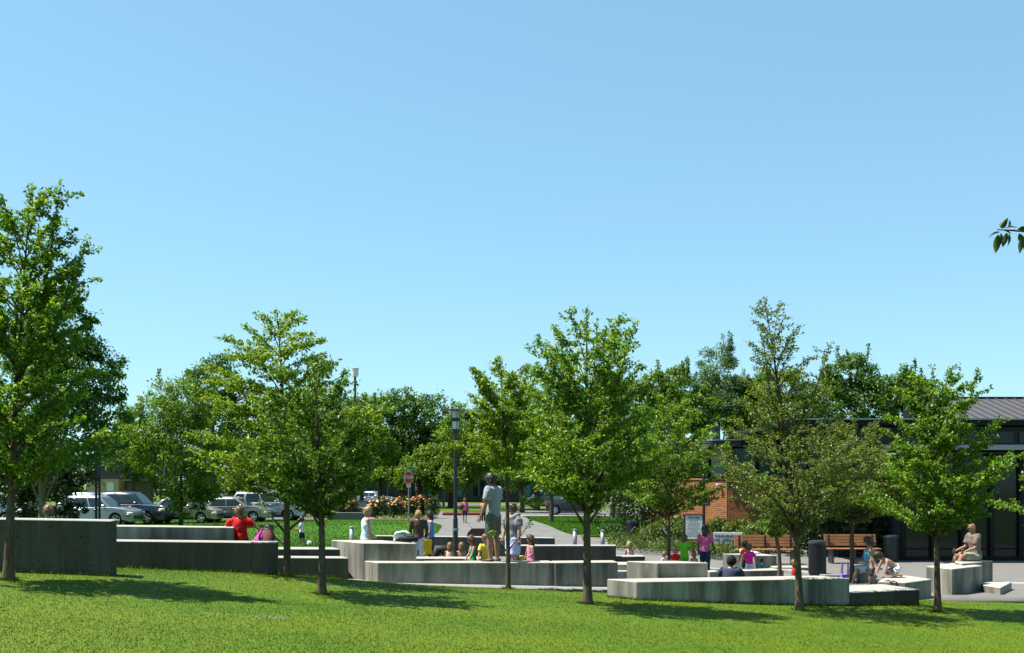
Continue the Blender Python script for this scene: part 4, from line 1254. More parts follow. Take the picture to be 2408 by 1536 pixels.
# bricks: the ones in sight as single pieces, the rest joined
me_b = []
for k in range(4):
    q = MB().box((0, 0, 0), (.215, .06, .062))
    ob = q.build('brick_shape', BRICK[k]); me_b.append(ob.data); bpy.data.objects.remove(ob)
rest = [MB() for _ in range(4)]
single = 0
course, pitch = .0745, .228
for face, d, nn, L in (('r', dirR, nR, LR), ('l', dirL, nL, LL)):
    ang = math.atan2(d.y, d.x)
    for row in range(int(HB / course)):
        z = .04 + row * course
        off = (row % 2) * pitch / 2
        if row % 2:                                  # half brick closes the corner
            rest[row % 4].box((d.x * .052 + nn.x * .008, d.y * .052 + nn.y * .008, z), (.10, .06, .062), rz=ang)
        k = 0
        while True:
            u = .115 + off * 1.0 + k * pitch
            if u > L - .1: break
            k += 1
            x, y = d.x * u - nn.x * .022, d.y * u - nn.y * .022
            x += nn.x * .03; y += nn.y * .03
            c = rng.choice((0, 0, 1, 1, 2, 3))
            near = (z > 1.15 and ((face == 'r' and u < 1.75) or (face == 'l' and u < 1.55)))
            jit = rng.uniform(-.003, .004)
            if near and single < 298:
                single += 1
                ob = link(bpy.data.objects.new('brick', me_b[c]), bb)
                ob.location = (x + nn.x * jit, y + nn.y * jit, z); ob.rotation_euler = (0, 0, ang)
            else:
                rest[c].box((x + nn.x * jit, y + nn.y * jit, z), (.215, .06, .062), rz=ang)
for k in range(4):
    ob = rest[k].build('brickwork', BRICK[k], bb); ob['kind'] = 'stuff'
# brick cap, clerestory, eaves
def strip(face, u0, u1, z0, z1, out, thick, name, mat):
    d, nn = (dirR, nR) if face == 'r' else (dirL, nL)
    c = (d.x * (u0 + u1) / 2 + nn.x * out, d.y * (u0 + u1) / 2 + nn.y * out, (z0 + z1) / 2)
    return MB().box(c, (u1 - u0, thick, z1 - z0), rz=math.atan2(d.y, d.x)).build(name, mat, bb)
strip('r', -.02, LR, HB - .005, HB + .06, .0, .16, 'cap_course', BRICK[1])
strip('l', -.02, LL, HB - .005, HB + .06, .0, .16, 'cap_course', BRICK[1])
zc0, zc1 = HB + .06, pZ(1052, 42) - bb.location.z
MB().prism([(.35, .3), (dirR.x * LR - .1, dirR.y * LR + .45), (dirR.x * LR + .3, 8.8), (dirL.x * LL + .5, dirL.y * LL)], zc0 - .06, zc1 - .004).build('clerestory_wall', DARKF, bb)
for k in range(6):
    strip('r', .25 + k * .95, 1.05 + k * .95, zc0 + .05, zc1 - .05, -.18, .05, 'window', TGLASS if k < 2 else GLASS)
    strip('l', .25 + k * 1.1, 1.15 + k * 1.1, zc0 + .05, zc1 - .05, -.18, .05, 'window', TGLASS)
for k in range(7):
    strip('r', .12 + k * .95, .22 + k * .95, zc0, zc1, -.15, .12, 'mullion', DARKF)
    strip('l', .12 + k * 1.1, .22 + k * 1.1, zc0, zc1, -.15, .12, 'mullion', DARKF)
ov = 1.15
pe = [(-ov * .55, -.22), (dirR.x * (LR + .8) + nR.x * .2, dirR.y * (LR + .8) + nR.y * .2), (dirR.x * LR + 1.2, 9.5), (dirL.x * LL + nL.x * .5 - .3, dirL.y * LL + nL.y * .5 + .5)]
MB().prism(pe, zc1, zc1 + .26).build('roof', DARKF, bb)
MB().prism([(p[0] * .97 + .15, p[1] * .97 + .15) for p in pe], zc1 + .26, zc1 + .31).build('roof_edge', STEEL, bb)
vent = MB().lathe([(.13, zc1 + .31), (.13, zc1 + .85), (.16, zc1 + .87), (.16, zc1 + .93)], 14, (-.25, 1.2, 0)).build('roof_vent', NAVY, bb)
# security light with conduit on the corner
MB().box((dirL.x * .35 + nL.x * .16, dirL.y * .35 + nL.y * .16, HB - .20), (.20, .10, .07), rz=.5).build('wall_light', WHITE, bb, bevel=.015)
MB().path([(dirL.x * .3 + nL.x * .05, dirL.y * .3 + nL.y * .05, HB - .28), (dirL.x * .25 + nL.x * .24, dirL.y * .25 + nL.y * .24, HB - .17)], .018, 6).build('light_arm', STEEL, bb)
MB().path([(dirR.x * .06 + nR.x * .10, dirR.y * .06 + nR.y * .10, HB - .45), (dirR.x * .06 + nR.x * .10, dirR.y * .06 + nR.y * .10, HB + .02)], .03, 8).build('downpipe', NAVY, bb)

# glass pavilion
YP = 34.6
pv = thing('glass_pavilion', 'black framed glass pavilion with grey standing seam roof at the right edge', 'building', (pX(2126, YP), YP, gz(pX(2126, YP), YP)))
px0 = pv.location.x; bzp = pv.location.z
sp = 69 * YP / F
zt = pZ(1066, YP) - bzp
W = sp * 8
MB().box((W / 2, 4.0, zt / 2), (W, 7.6, zt)).build('core', plain('dark_interior', (.02, .02, .02), .8), pv)
for k in range(8):
    pn = MB().box((sp * (k + .5), .14, zt * .5), (sp - .14, .03, zt - .16)).build('glass_panel', GLASS, pv)
    MB().box((sp * (k + .5), .10, .36), (sp - .14, .05, .05)).build('glazing_bar', DARKF, pn)
for k in range(9):
    MB().box((sp * k, .08, zt / 2), (.13, .16, zt)).build('mullion', DARKF, pv)
MB().box((W / 2, .08, .05), (W, .18, .10)).build('sill', DARKF, pv)
MB().box((W / 2 - .5, -.35, zt + .11), (W + 1.0, 1.1, .06)).build('canopy_soffit', DARKF, pv)
MB().box((W / 2 - .5, -.91, zt + .16), (W + 1.0, .04, .16)).build('canopy', STEEL, pv)
MB().box((W / 2 - .5, -.35, zt + .20), (W + 1.0, 1.1, .04)).build('canopy_top', STEEL, pv)
zu = pZ(1003, YP) - bzp
MB().box((W / 2 - .9, 3.7, (zt + zu) / 2 + .1), (W + 1.8, 6.6, zu - zt - .2)).build('clerestory', plain('dark_cladding', (.014, .014, .018), .5), pv)
for k in range(8):
    MB().box((sp * (k + .5), .37, (zt + zu) / 2 + .1), (sp - .2, .03, zu - zt - .5)).build('upper_window', GLASS, pv)
zr0, zr1 = pZ(986, YP - .6) - bzp, None
MB().box((W / 2 - 1.9, 3.2, (zu + zr0) / 2 + .01), (W + 4.2, 7.4, zr0 - zu - .02)).build('fascia', DARKF, pv)
MB().box((W / 2 - 1.9, -.53, zr0 + .01), (W + 4.2, .06, .05)).build('gutter', STEEL, pv)
# standing seam roof: each panel a piece
SEAM = plain('grey_metal_roof', (.10, .092, .098), .55, .2, .06, 3)
YR = YP + 4.2
zr1 = pZ(938, YR) - bzp
zb = pZ(984, YP + 1.0) - bzp
pw = 22.5 * (YP + 2.6) / F
xs0 = pX(2205, YP + 1) - px0
for k in range(17):
    x = xs0 + k * pw
    y0_, y1_ = 1.0, 4.2
    m = MB()
    m.add([(x, y0_, zb), (x + pw - .01, y0_, zb), (x + pw - .01, y1_, zr1), (x, y1_, zr1)], [(0, 1, 2, 3)])
    m.add([(x, y0_, zb - .04), (x + pw - .01, y0_, zb - .04), (x + pw - .01, y1_, zr1 - .04), (x, y1_, zr1 - .04)], [(3, 2, 1, 0)])
    m.add([(x, y0_, zb), (x + .022, y0_, zb), (x + .022, y0_, zb + .045), (x, y0_, zb + .045), (x, y1_, zr1), (x + .022, y1_, zr1), (x + .022, y1_, zr1 + .045), (x, y1_, zr1 + .045)],
          [(0, 1, 2, 3), (7, 6, 5, 4), (0, 3, 7, 4), (1, 5, 6, 2), (3, 2, 6, 7)])
    m.build('roof_panel', SEAM, pv)
MB().box((xs0 + 17 * pw / 2, 4.25, zr1 + .02), (17 * pw + .2, .2, .1)).build('ridge_cap', DARKF, pv)
MB().prism([(xs0 + .02, 1.05), (xs0 + 17 * pw, 1.05), (xs0 + 17 * pw, 4.2), (xs0 + .02, 4.2)], zr0, [zb - .05, zb - .05, zr1 - .05, zr1 - .05]).build('roof_body', DARKF, pv)

# far buildings
o = thing('beige_building', 'beige flat wall building with dark upper storey behind the parked cars', 'building', plaza_pt(265, 96))
s = 96 / F
MB().box((-.9, 1.5, 1.35), (75 * s, 3, 2.7)).build('wall', plain('beige_render', (.46, .37, .20), .9, 0, .1), o)
MB().box((2.35, .4, 1.30), (54 * s, 1.0, 2.5)).build('side_wall', plain('dark_wood_wall', (.10, .08, .045), .9, 0, .15), o)
MB().box((2.35, .0, 2.62), (56 * s, 1.9, .10)).build('ledge', PAVE_L, o)
MB().box((.6, 3.4, 3.4), (190 * s, 3.5, 3.2)).build('upper_storey', plain('dark_cladding', (.014, .014, .018), .5), o)
for k in range(4):
    MB().box((-2.6 + k * 1.9, 1.62, 3.7), (.9, .06, 1.2)).build('window', GLASS, o)
MB().box((4.2, 1.4, 3.5), (.08, .08, 2.0)).build('drain_pipe', STEEL, o)
MB().box((-.2, -.03, 2.0), (.62, .03, .72)).build('notice', WHITE, o)
o = thing('street_building', 'long low dark building in the shade behind the street trees', 'building', plaza_pt(1180, 140))
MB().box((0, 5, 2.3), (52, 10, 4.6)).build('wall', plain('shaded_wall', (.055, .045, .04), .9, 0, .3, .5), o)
MB().box((0, 4.2, 4.75), (54, 12, .3)).build('roof', DARKF, o)
for k in range(17):
    w = MB().box((-24 + k * 3, -.03, 1.7), (1.5, .08, 2.0)).build('window', TEAL if k in (5, 6, 9) else GLASS, o)
    MB().box((-24 + k * 3, -.08, 1.7), (.06, .05, 2.0)).build('bar', STEEL, w)

# ------------------------------------------------------------------ cars
TYRE = plain('tyre_rubber', (.014, .014, .014), .85)
RIM = plain('alloy_rim', (.55, .56, .58), .3, .7, .05)
TRIM = plain('black_trim', (.02, .02, .021), .6)
CARGL, gnt, gb = nodes('car_glass')
gb.inputs['Base Color'].default_value = (0.02, 0.035, 0.04, 1)
gb.inputs['Roughness'].default_value = .05
LENS = plain('headlight_lens', (.75, .78, .8), .15)
TAILL = plain('tail_lens', (.5, .02, .02), .2)
ORANGE = plain('marker_orange', (.75, .22, .04), .3)
def paint(name, c, metal=.45):
    if name in MATS: return MATS[name]
    m, nt, b = nodes(name)
    b.inputs['Base Color'].default_value = (c[0], c[1], c[2], 1)
    b.inputs['Metallic'].default_value = metal
    b.inputs['Roughness'].default_value = .32
    b.inputs['Coat Weight'].default_value = .7
    b.inputs['Coat Roughness'].default_value = .05
    return m
KIND = {  # L, W, H, belt, hood front, cowl, wheel r, wheel x rear/front, greenhouse base x0 x1, roof x0 x1, tail height
    'sedan': dict(L=4.75, W=1.80, H=1.45, belt=.93, nose=.70, cowl=.97, wr=.32, wx=(.98, 3.78), g=(.55, 3.42), r=(1.30, 2.62), tail=.98),
    'suv': dict(L=4.65, W=1.85, H=1.76, belt=1.12, nose=.92, cowl=1.10, wr=.36, wx=(.88, 3.62), g=(.06, 3.32), r=(.42, 2.62), tail=1.10),
    'crossover': dict(L=4.70, W=1.84, H=1.62, belt=1.02, nose=.80, cowl=1.04, wr=.36, wx=(.92, 3.72), g=(.08, 3.42), r=(.60, 2.62), tail=1.02),
    'coupe': dict(L=4.35, W=1.84, H=1.32, belt=.86, nose=.66, cowl=.90, wr=.345, wx=(.80, 3.42), g=(.30, 3.05), r=(1.45, 2.15), tail=.90),
    'van': dict(L=4.80, W=1.95, H=1.85, belt=1.10, nose=.85, cowl=1.10, wr=.34, wx=(.95, 3.85), g=(.05, 4.10), r=(.20, 3.10), tail=1.10),
}
def car(label, kind, xr, xf, Y, color, rz=0.0, rack=False, facing=1):
    """xr, xf: where the photo shows the rear and the front end"""
    K = KIND[kind]
    cx = (pX(xr, Y) + pX(xf, Y)) / 2
    L = K['L']
    sc = abs(pX(xf, Y) - pX(xr, Y)) / L
    sc = min(1.12, max(.9, sc))
    root = thing('parked_car', label, 'car', (cx, Y, gz(cx, Y)), rz + (0 if facing > 0 else math.pi), 'parked cars')
    root.scale = (sc, 1, 1)
    W, H, bt, wr = K['W'], K['H'], K['belt'], K['wr']
    ox = -L / 2
    out = []
    def arc(xc, r, n=8):
        return [(xc - math.cos(math.pi * k / n) * r, wr + math.sin(math.pi * k / n) * r) for k in range(n + 1)]
    low = [(.08, .24)] + arc(K['wx'][0], wr * 1.17) + [(K['wx'][0] + wr * 1.2, .22), (K['wx'][1] - wr * 1.2, .22)] + arc(K['wx'][1], wr * 1.17) + [(L - .10, .24)]
    nz = K['nose'] + .06
    topl = [(L - .01, .48), (L - .02, nz - .16), (L - .08, nz - .03), (L - .22, nz + .02), (L - .65, nz + (K['cowl'] - nz) * .72), (K['g'][1] + .05, K['cowl']), (K['g'][1] - .2, bt + .02),
            (2.0, bt), (K['g'][0] + .1, bt + .02), (.12, K['tail']), (.02, K['tail'] - .18), (0, .55)]
    prof = low + topl
    ctr = (L / 2, .55)
    def ring(sd, fy, k):
        out_ = []
        for p in prof:
            x = ox + ctr[0] + (p[0] - ctr[0]) * (1 - .022 * k)
            z = ctr[1] + (p[1] - ctr[1]) * (1 - .045 * k)
            wy = W / 2 * fy * (1 - .045 * ((z - .62) / .45) ** 2)
            e = min(p[0], L - p[0])                   # ends tuck in like a real bumper
            wy *= 1 - .13 * max(0, 1 - e / .55) ** 2
            out_.append((x, sd * wy, z))
        return out_
    m = MB()
    fl = ((1.0, 1.15), (.985, .62), (.955, .25), (.90, .06), (.80, 0))
    m.rings([ring(-1, f_, k_) for f_, k_ in fl] + [ring(1, f_, k_) for f_, k_ in reversed(fl)])
    bo = m.build('body', color, root, fix=True, smooth=38)
    # under-body shadow filler
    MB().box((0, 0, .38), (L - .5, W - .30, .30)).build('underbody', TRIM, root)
    # greenhouse
    g0, g1, r0_, r1_ = K['g'][0], K['g'][1], K['r'][0], K['r'][1]
    yb, yt = W / 2 - .07, W / 2 - .26
    zb_, zt_ = bt - .03, H
    def gp(u, v, s):          # u 0 rear..1 front, v 0 belt..1 roof
        xa = g0 + (r0_ - g0) * v; xb = g1 + (r1_ - g1) * v
        y = (yb + (yt - yb) * (v ** 1.3)) * s
        return Vector((ox + xa + (xb - xa) * u, y, zb_ + (zt_ - zb_) * v + (.035 * math.sin(math.pi * u) if v > .9 else 0)))
    m = MB()
    us = (0, .05, .25, .5, .75, .95, 1)
    rr = []
    for v, sh in ((0, 1), (.35, 1), (.65, 1), (.86, .985), (.96, .90), (1.0, .72)):
        def gq(u, sd):
            p = gp(u, v, sd)
            k_ = .80 if u in (0, 1) else .965 if u in (.05, .95) else 1
            return Vector((p.x, p.y * sh * k_, p.z + (.02 if v == 1.0 else 0)))
        rr.append([gq(u, -1) for u in us] + [gq(u, 1) for u in reversed(us)])
    m.rings(rr)
    m.build('cabin', color, root, fix=True, smooth=30)
    def pane(name, u0, u1, s, v0=.12, v1=.84, mat=CARGL):
        q = [gp(u0, v0, s), gp(u1, v0, s), gp(u1 - (.0), v1, s), gp(u0, v1, s)]
        o_ = [p + Vector((0, .012 * s, .004)) for p in q]
        MB().add(q + o_, [(0, 1, 2, 3), (7, 6, 5, 4), (0, 4, 5, 1), (1, 5, 6, 2), (2, 6, 7, 3), (3, 7, 4, 0)]).build(name, mat, root, fix=True)
    for s in (-1, 1):
        if kind in ('suv', 'van', 'crossover'):
            pane('side_window', .06, .24, s); pane('side_window', .30, .60, s); pane('side_window', .63, .93, s)
        elif kind == 'sedan':
            pane('side_window', .13, .50, s); pane('side_window', .53, .90, s)
        else:
            pane('side_window', .35, .88, s)
    for nm, u, sg in (('windscreen', 1, 1), ('rear_window', 0, -1)):
        q = []
        for v, k in ((.10, .80), (.86, .80)):
            for s in (-1, 1):
                p = gp(u, v, s); q.append(Vector((p.x + .012 * sg, p.y * k, p.z + .012)))
        MB().add([q[0], q[1], q[3], q[2]], [(0, 1, 2, 3)]).build(nm, CARGL, root)
    # wheels
    for wx in K['wx']:
        for s in (-1, 1):
            w = MB().lathe([(wr * .62, -.11), (wr * .93, -.11), (wr, -.07), (wr, .07), (wr * .93, .11), (wr * .62, .11)], 22, (ox + wx, s * (W / 2 - .12), wr), 'y').build('wheel', TYRE, root)
            m = MB().lathe([(wr * .66, -.01), (wr * .66, .01)], 22, (ox + wx, s * (W / 2 - .06), wr), 'y')
            m.build('hub', TRIM, w)
            m = MB()
            for k in range(5):
                a = k * 2 * math.pi / 5 + wx
                m.path([(ox + wx, s * (W / 2 - .015), wr), (ox + wx + math.cos(a) * wr * .64, s * (W / 2 - .02), wr + math.sin(a) * wr * .64)], [.055, .045], 5)
            rg = []
            m.lathe([(wr * .60, -.03), (wr * .68, -.03), (wr * .68, .03), (wr * .60, .03)], 22, (ox + wx, s * (W / 2 - .03), wr), 'y', cap=False)
            m.build('rim', RIM, w)
    # lights, mirrors, handles
    for s in (-1, 1):
        y = s * (W / 2 - .12)
        MB().box((ox + L - .17, s * (W / 2 - .16), K['nose'] - .10), (.30, .28, .14)).build('headlight', LENS, root, bevel=.03)
        MB().box((ox + L - .26, s * (W / 2 - .03), K['nose'] - .17), (.16, .05, .08)).build('marker_light', ORANGE, root, bevel=.01)
        MB().box((ox + .10, s * (W / 2 - .13), K['tail'] - .20), (.20, .22, .20)).build('tail_light', TAILL, root, bevel=.02)
        MB().box((ox + g1 - .42, s * (W / 2 + .06), bt + .07), (.14, .20, .13)).build('mirror', color, root, bevel=.03)
        for hx in ((1.55, 2.55) if kind != 'coupe' else (1.6,)):
            MB().box((ox + hx, s * (W / 2 + .005), bt - .12), (.18, .035, .035)).build('door_handle', color, root, bevel=.008)
        MB().box((ox + L / 2, s * (W / 2 - .012), .30), (1.9, .05, .12)).build('sill_trim', TRIM, root)
        for dx in (1.32, 2.42):
            MB().box((ox + dx, s * (W / 2 - .022), bt * .66), (.012, .05, bt * .55)).build('door_seam', TRIM, root)
    MB().box((ox + L - .04, 0, .48), (.12, W * .62, .16)).build('grille', TRIM, root, bevel=.02)
    MB().box((ox + .0, 0, .62), (.05, .5, .14)).build('number_plate', WHITE, root)
    if rack:
        for s in (-1, 1):
            MB().path([(ox + r0_ + .15, s * .62, H + .0), (ox + r0_ + .35, s * .62, H + .09), (ox + r1_ - .3, s * .62, H + .09), (ox + r1_ - .05, s * .62, H)], .02, 6).build('roof_rail', TRIM, root)
        MB().path([(ox + r0_ + .2, -.2, H + .10), (ox + r0_ + .7, -.2, H + .30), (ox + r0_ + 1.2, -.2, H + .33), (ox + r1_ - .2, -.2, H + .10)], .03, 6).build('roof_carrier', TRIM, root)
    return root
SILV = paint('silver_paint', (.30, .315, .33), .6); CHAMP = paint('champagne_paint', (.27, .245, .21), .6); NAVYP = paint('navy_paint', (.018, .027, .05), .2)
SILB = paint('pale_blue_silver_paint', (.30, .34, .385), .6); BLKP = paint('blue_black_paint', (.010, .013, .028), .2); TAN = paint('tan_paint', (.30, .25, .19)); CREAM = paint('white_gold_paint', (.36, .335, .29), .6)
car('silver crossover half hidden by the left thicket', 'crossover', 150, 322, 57.2, SILV, R(-3))
car('navy blue four-wheel drive between the silver crossover and the pale sedan', 'suv', 228, 398, 59.5, NAVYP, R(-3))
car('pale gold sedan behind the light green tree', 'sedan', 346, 520, 61.0, CREAM, R(-2))
car('champagne sedan overlapping the silver estate', 'sedan', 465, 642, 63.0, CHAMP, R(-2))
car('tall silver four-wheel drive with roof carrier nearest the roses', 'suv', 545, 726, 65.4, SILB, R(-2), rack=True)
car('silver wagon roof showing behind the silver crossover', 'crossover', 150, 290, 75, SILV, R(-4))
car('grey car far across the lot under the layered tree', 'sedan', 470, 572, 88, SILV, R(-6))
car('light silver car parked on the far street beside the roses', 'sedan', 850, 912, 116, SILB, R(-18))
car('glossy dark sports car on the street left of the building', 'coupe', 1299, 1396, 78.2, BLKP, R(-8))
car('tan van behind the dark sports car', 'van', 1318, 1262, 100, TAN, R(12), facing=-1)
car('dark car at the left edge behind the thicket', 'suv', -60, 20, 58, SILV, 0)

# ------------------------------------------------------------------ people
SKIN = [plain('skin_fair', (.42, .235, .16), .55, 0, .06), plain('skin_tan', (.33, .17, .105), .55, 0, .06), plain('skin_brown', (.17, .085, .05), .55, 0, .06), plain('skin_rosy', (.47, .265, .19), .55, 0, .06)]
HAIR = {'blond': plain('hair_blond', (.36, .235, .095), .6, 0, .3, 30), 'dark': plain('hair_dark', (.022, .015, .012), .5, 0, .3, 30), 'brown': plain('hair_brown', (.11, .055, .028), .55, 0, .3, 30), 'light': plain('hair_light_brown', (.21, .115, .05), .6, 0, .3, 30)}
EYE = plain('eye_dark', (.02, .015, .012), .3); LIP = plain('lip', (.42, .15, .13), .5)
def cloth(name, c):
    return plain('cloth_' + name, tuple(min(1, v * 1.2) for v in c), .85, 0, .10, 14, .2, .25)
def tie_dye():
    if 'cloth_tie_dye' in MATS: return MATS['cloth_tie_dye']
    m, nt, b = nodes('cloth_tie_dye')
    f = noise(nt, 1.0, 3, 'Object', (5, 5, 16))
    z = nt.nodes.new('ShaderNodeTexCoord')
    nt.links.new(ramp(nt, f, [(.42, (.75, .80, .82)), (.5, (.30, .62, .78)), (.6, (.70, .78, .80)), (.68, (.22, .55, .74))]), b.inputs['Base Color'])
    b.inputs['Roughness'].default_value = .85
    return m
def spots(name, c1, c2, sc=26):
    if name in MATS: return MATS[name]
    m, nt, b = nodes(name)
    f = noise(nt, sc, 1)
    nt.links.new(ramp(nt, f, [(.54, c1), (.60, c2)]), b.inputs['Base Color'])
    b.inputs['Roughness'].default_value = .85
    return m

def tube_rings(pts, rad, side=None, flat=None, n=10):
    """rings along pts; with side given the ring is an ellipse: rad = (across, through)"""
    pts = [Vector(p) for p in pts]
    rr = []
    for i, p in enumerate(pts):
        d = (pts[min(i + 1, len(pts) - 1)] - pts[max(i - 1, 0)]).normalized()
        if side is not None:
            a = (side - d * side.dot(d)).normalized()
        else:
            ref = Vector((0, 1, 0)) if abs(d.y) < .9 else Vector((1, 0, 0))
            a = (ref - d * ref.dot(d)).normalized()
        b = d.cross(a)
        ra, rb = rad[i] if isinstance(rad[i], tuple) else (rad[i], rad[i])
        rr.append([p + a * ra * math.cos(t) + b * rb * math.sin(t) for t in [2 * math.pi * k / n for k in range(n)]])
    return rr
def remeshed(mb, name, mat, parent, voxel):
    o = mb.build(name, None, None, fix=True)
    md = o.modifiers.new('r', 'REMESH'); md.mode = 'VOXEL'; md.voxel_size = voxel; md.use_smooth_shade = True
    sm = o.modifiers.new('s', 'SMOOTH'); sm.factor = .5; sm.iterations = 3
    dg = bpy.context.evaluated_depsgraph_get()
    me = bpy.data.meshes.new_from_object(o.evaluated_get(dg))
    old = o.data
    bpy.data.objects.remove(o); bpy.data.meshes.remove(old)
    me.name = name
    me.materials.clear(); me.materials.append(mat)
    return link(bpy.data.objects.new(name, me), parent)
def garment(mb, name, mat, parent, voxel, amp, seed):
    """cloth as one skin with soft folds"""
    o = remeshed(mb, name, mat, parent, voxel)
    me = o.data
    n = len(me.vertices)
    co = np.empty(n * 3, dtype=np.float32); me.vertices.foreach_get('co', co); co = co.reshape(-1, 3)
    no = np.empty(n * 3, dtype=np.float32); me.vertices.foreach_get('normal', no); no = no.reshape(-1, 3)
    p = co / max(amp * 5.5, 1e-4)
    f = np.sin(p[:, 2] * 1.0 + 1.6 * np.sin(p[:, 0] * .55 + seed) + 1.2 * np.sin(p[:, 1] * .6)) * .6 + np.sin(p[:, 2] * .45 + p[:, 0] * .8 - p[:, 1] * .7 + seed * 2) * .6
    co = co + no * (f * amp)[:, None]
    me.vertices.foreach_set('co', co.astype(np.float32).ravel())
    me.update()
    return o
def nv(v):
    return Vector(v).normalized()

def person(label, loc, face, h, age='adult', skin=0, hair='brown', hstyle='short', top=None, tstyle='tee', bottom=None, bstyle='shorts', shoes=None,
           pelvis=None, torso=(0.02, 0, 1), headdir=None, look=(1, 0, 0), arms=None, legs=None, build=1.0, extra=None, group='people around the plaza'):
    """forward is +x, left is +y; pelvis: height of the hip centre over loc; arms/legs: directions of upper and lower limb, left then right"""
    root = thing('person', label, 'person', loc, R(face), group)
    nh = {'adult': 7.3, 'teen': 6.6, 'kid': 5.6, 'tod': 4.9}[age]
    hh = h / nh
    leg = h * {'adult': .515, 'teen': .50, 'kid': .465, 'tod': .42}[age]
    thl, shl = leg * .50, leg * .44
    foot = leg * .06
    tor = h - leg - hh * 1.12
    sw = h * {'adult': .112, 'teen': .108, 'kid': .106, 'tod': .108}[age] * (0.5 + .5 * build)
    ual, fal = h * .168, h * .145
    if age in ('kid', 'tod'): ual, fal = h * .155, h * .130
    g = h * build
    fat = {'adult': 1.0, 'teen': 1.0, 'kid': 1.08, 'tod': 1.22}[age]
    if pelvis is None: pelvis = leg
    P0 = Vector((0, 0, pelvis))
    td = nv(torso)
    left = Vector((0, 1, 0))
    fw = left.cross(td).normalized()
    NB = P0 + td * tor                                  # base of neck
    hd = nv(headdir) if headdir else nv((td.x * .6 + .02, td.y * .6, max(.5, td.z)))
    SH = [NB - td * hh * .22 + left * sw * s for s in (1, -1)]
    HP = [P0 + left * h * .048 * s * (0.6 + .4 * build) for s in (1, -1)]
    arms = arms or (((.05, .16, -1), (.22, .05, -1)), ((.05, -.16, -1), (.22, -.05, -1)))
    legs = legs or (((.06, .03, -1), (-.04, 0, -1)), ((-.03, -.03, -1), (-.06, 0, -1)))
    EL = [SH[i] + nv(arms[i][0]) * ual for i in (0, 1)]
    WR = [EL[i] + nv(arms[i][1]) * fal for i in (0, 1)]
    KN = [HP[i] + nv(legs[i][0]) * thl for i in (0, 1)]
    AN = [KN[i] + nv(legs[i][1]) * shl for i in (0, 1)]
    lk = Vector(look); lk = (lk - hd * lk.dot(hd)).normalized()
    hl = hd.cross(lk).normalized()
    HC = NB + hd * (hh * .16 + hh * .5)
    def hp(f, l, u):                                    # a point on the head, in head halves
        return HC + lk * f * hh * .40 + hl * l * hh * .36 + hd * u * hh * .5
    b = MB()
    tr_ = [(P0 - td * h * .04, (.070 * g * fat, .058 * g * fat)), (P0 + td * h * .015, (.088 * g * fat, .064 * g * fat)), (P0 + td * tor * .35, (.074 * g * fat, .056 * g * fat)), (P0 + td * tor * .68, (.090 * g, .062 * g)),
           (NB - td * hh * .20, (sw * .96, .050 * g)), (NB - td * hh * .02, (sw * .52, .036 * g)), (NB + td * hh * .06, (hh * .22, hh * .22))]
    b.rings(tube_rings([p for p, _ in tr_], [r_ for _, r_ in tr_], left, n=14))
    b.rings(tube_rings([NB - td * hh * .1, HC - hd * hh * .2], [hh * .22, hh * .21]))
    rr = []
    for t, k in ((.0, .15), (.07, .52), (.2, .80), (.38, .95), (.55, 1.0), (.75, .92), (.9, .62), (1.0, .15)):
        c = HC + hd * hh * (t - .5) + lk * hh * (.03 if t < .4 else 0)
        wj = k * (.86 if t < .3 else 1)
        rr.append([c + lk * hh * .40 * k * math.cos(a) + hl * hh * .345 * wj * math.sin(a) for a in [2 * math.pi * i / 12 for i in range(12)]])
    b.rings(rr)
    b.ball(hp(1.05, 0, -.12), (hh * .055,) * 3, 6, 4)
    for s in (1, -1):
        b.ball(hp(-.05, s * 1.0, -.05), (hh * .05, hh * .05, hh * .09), 6, 4)
    for i in (0, 1):
        b.rings(tube_rings([SH[i] - left * (1, -1)[i] * sw * .25 + td * .005 * h, SH[i], SH[i] + (EL[i] - SH[i]) * .5, EL[i], EL[i] + (WR[i] - EL[i]) * .3, WR[i]], [.030 * g, .033 * g * fat, .027 * g * fat, .022 * g * fat, .023 * g * fat, .0155 * g * fat]))
        hdv = nv(WR[i] - EL[i])
        pl_ = WR[i] + hdv * hh * .32
        b.rings(tube_rings([WR[i] - hdv * .01, WR[i] + hdv * hh * .12, pl_], [(hh * .11, hh * .09), (hh * .17, hh * .07), (hh * .17, hh * .06)], None))
        b.rings(tube_rings([HP[i] + Vector((0, 0, .02 * h)) * td.z, HP[i] + (KN[i] - HP[i]) * .4, KN[i], KN[i] + (AN[i] - KN[i]) * .3, KN[i] + (AN[i] - KN[i]) * .7, AN[i]], [.056 * g * fat, .050 * g * fat, .034 * g * fat, .035 * g * fat, .026 * g * fat, .020 * g * fat]))
        sd = nv(AN[i] - KN[i])
        ffw = Vector((1, 0, 0)) - sd * sd.x
        ffw = nv((ffw.x, 0, min(0, ffw.z))) if ffw.length > .2 else Vector((0, 0, -1))
        b.rings(tube_rings([AN[i] - ffw * hh * .2 - Vector((0, 0, foot * .5)), AN[i] + ffw * hh * .25 - Vector((0, 0, foot * .55)), AN[i] + ffw * hh * .72 - Vector((0, 0, foot * .8))], [(hh * .15, foot * .55), (hh * .18, foot * .5), (hh * .15, foot * .28)]))
    vox = max(.008, h / 115)
    body = remeshed(b, 'body', SKIN[skin], root, vox)
    # fingers grow out of the palm, part of the same body mesh
    fm = MB()
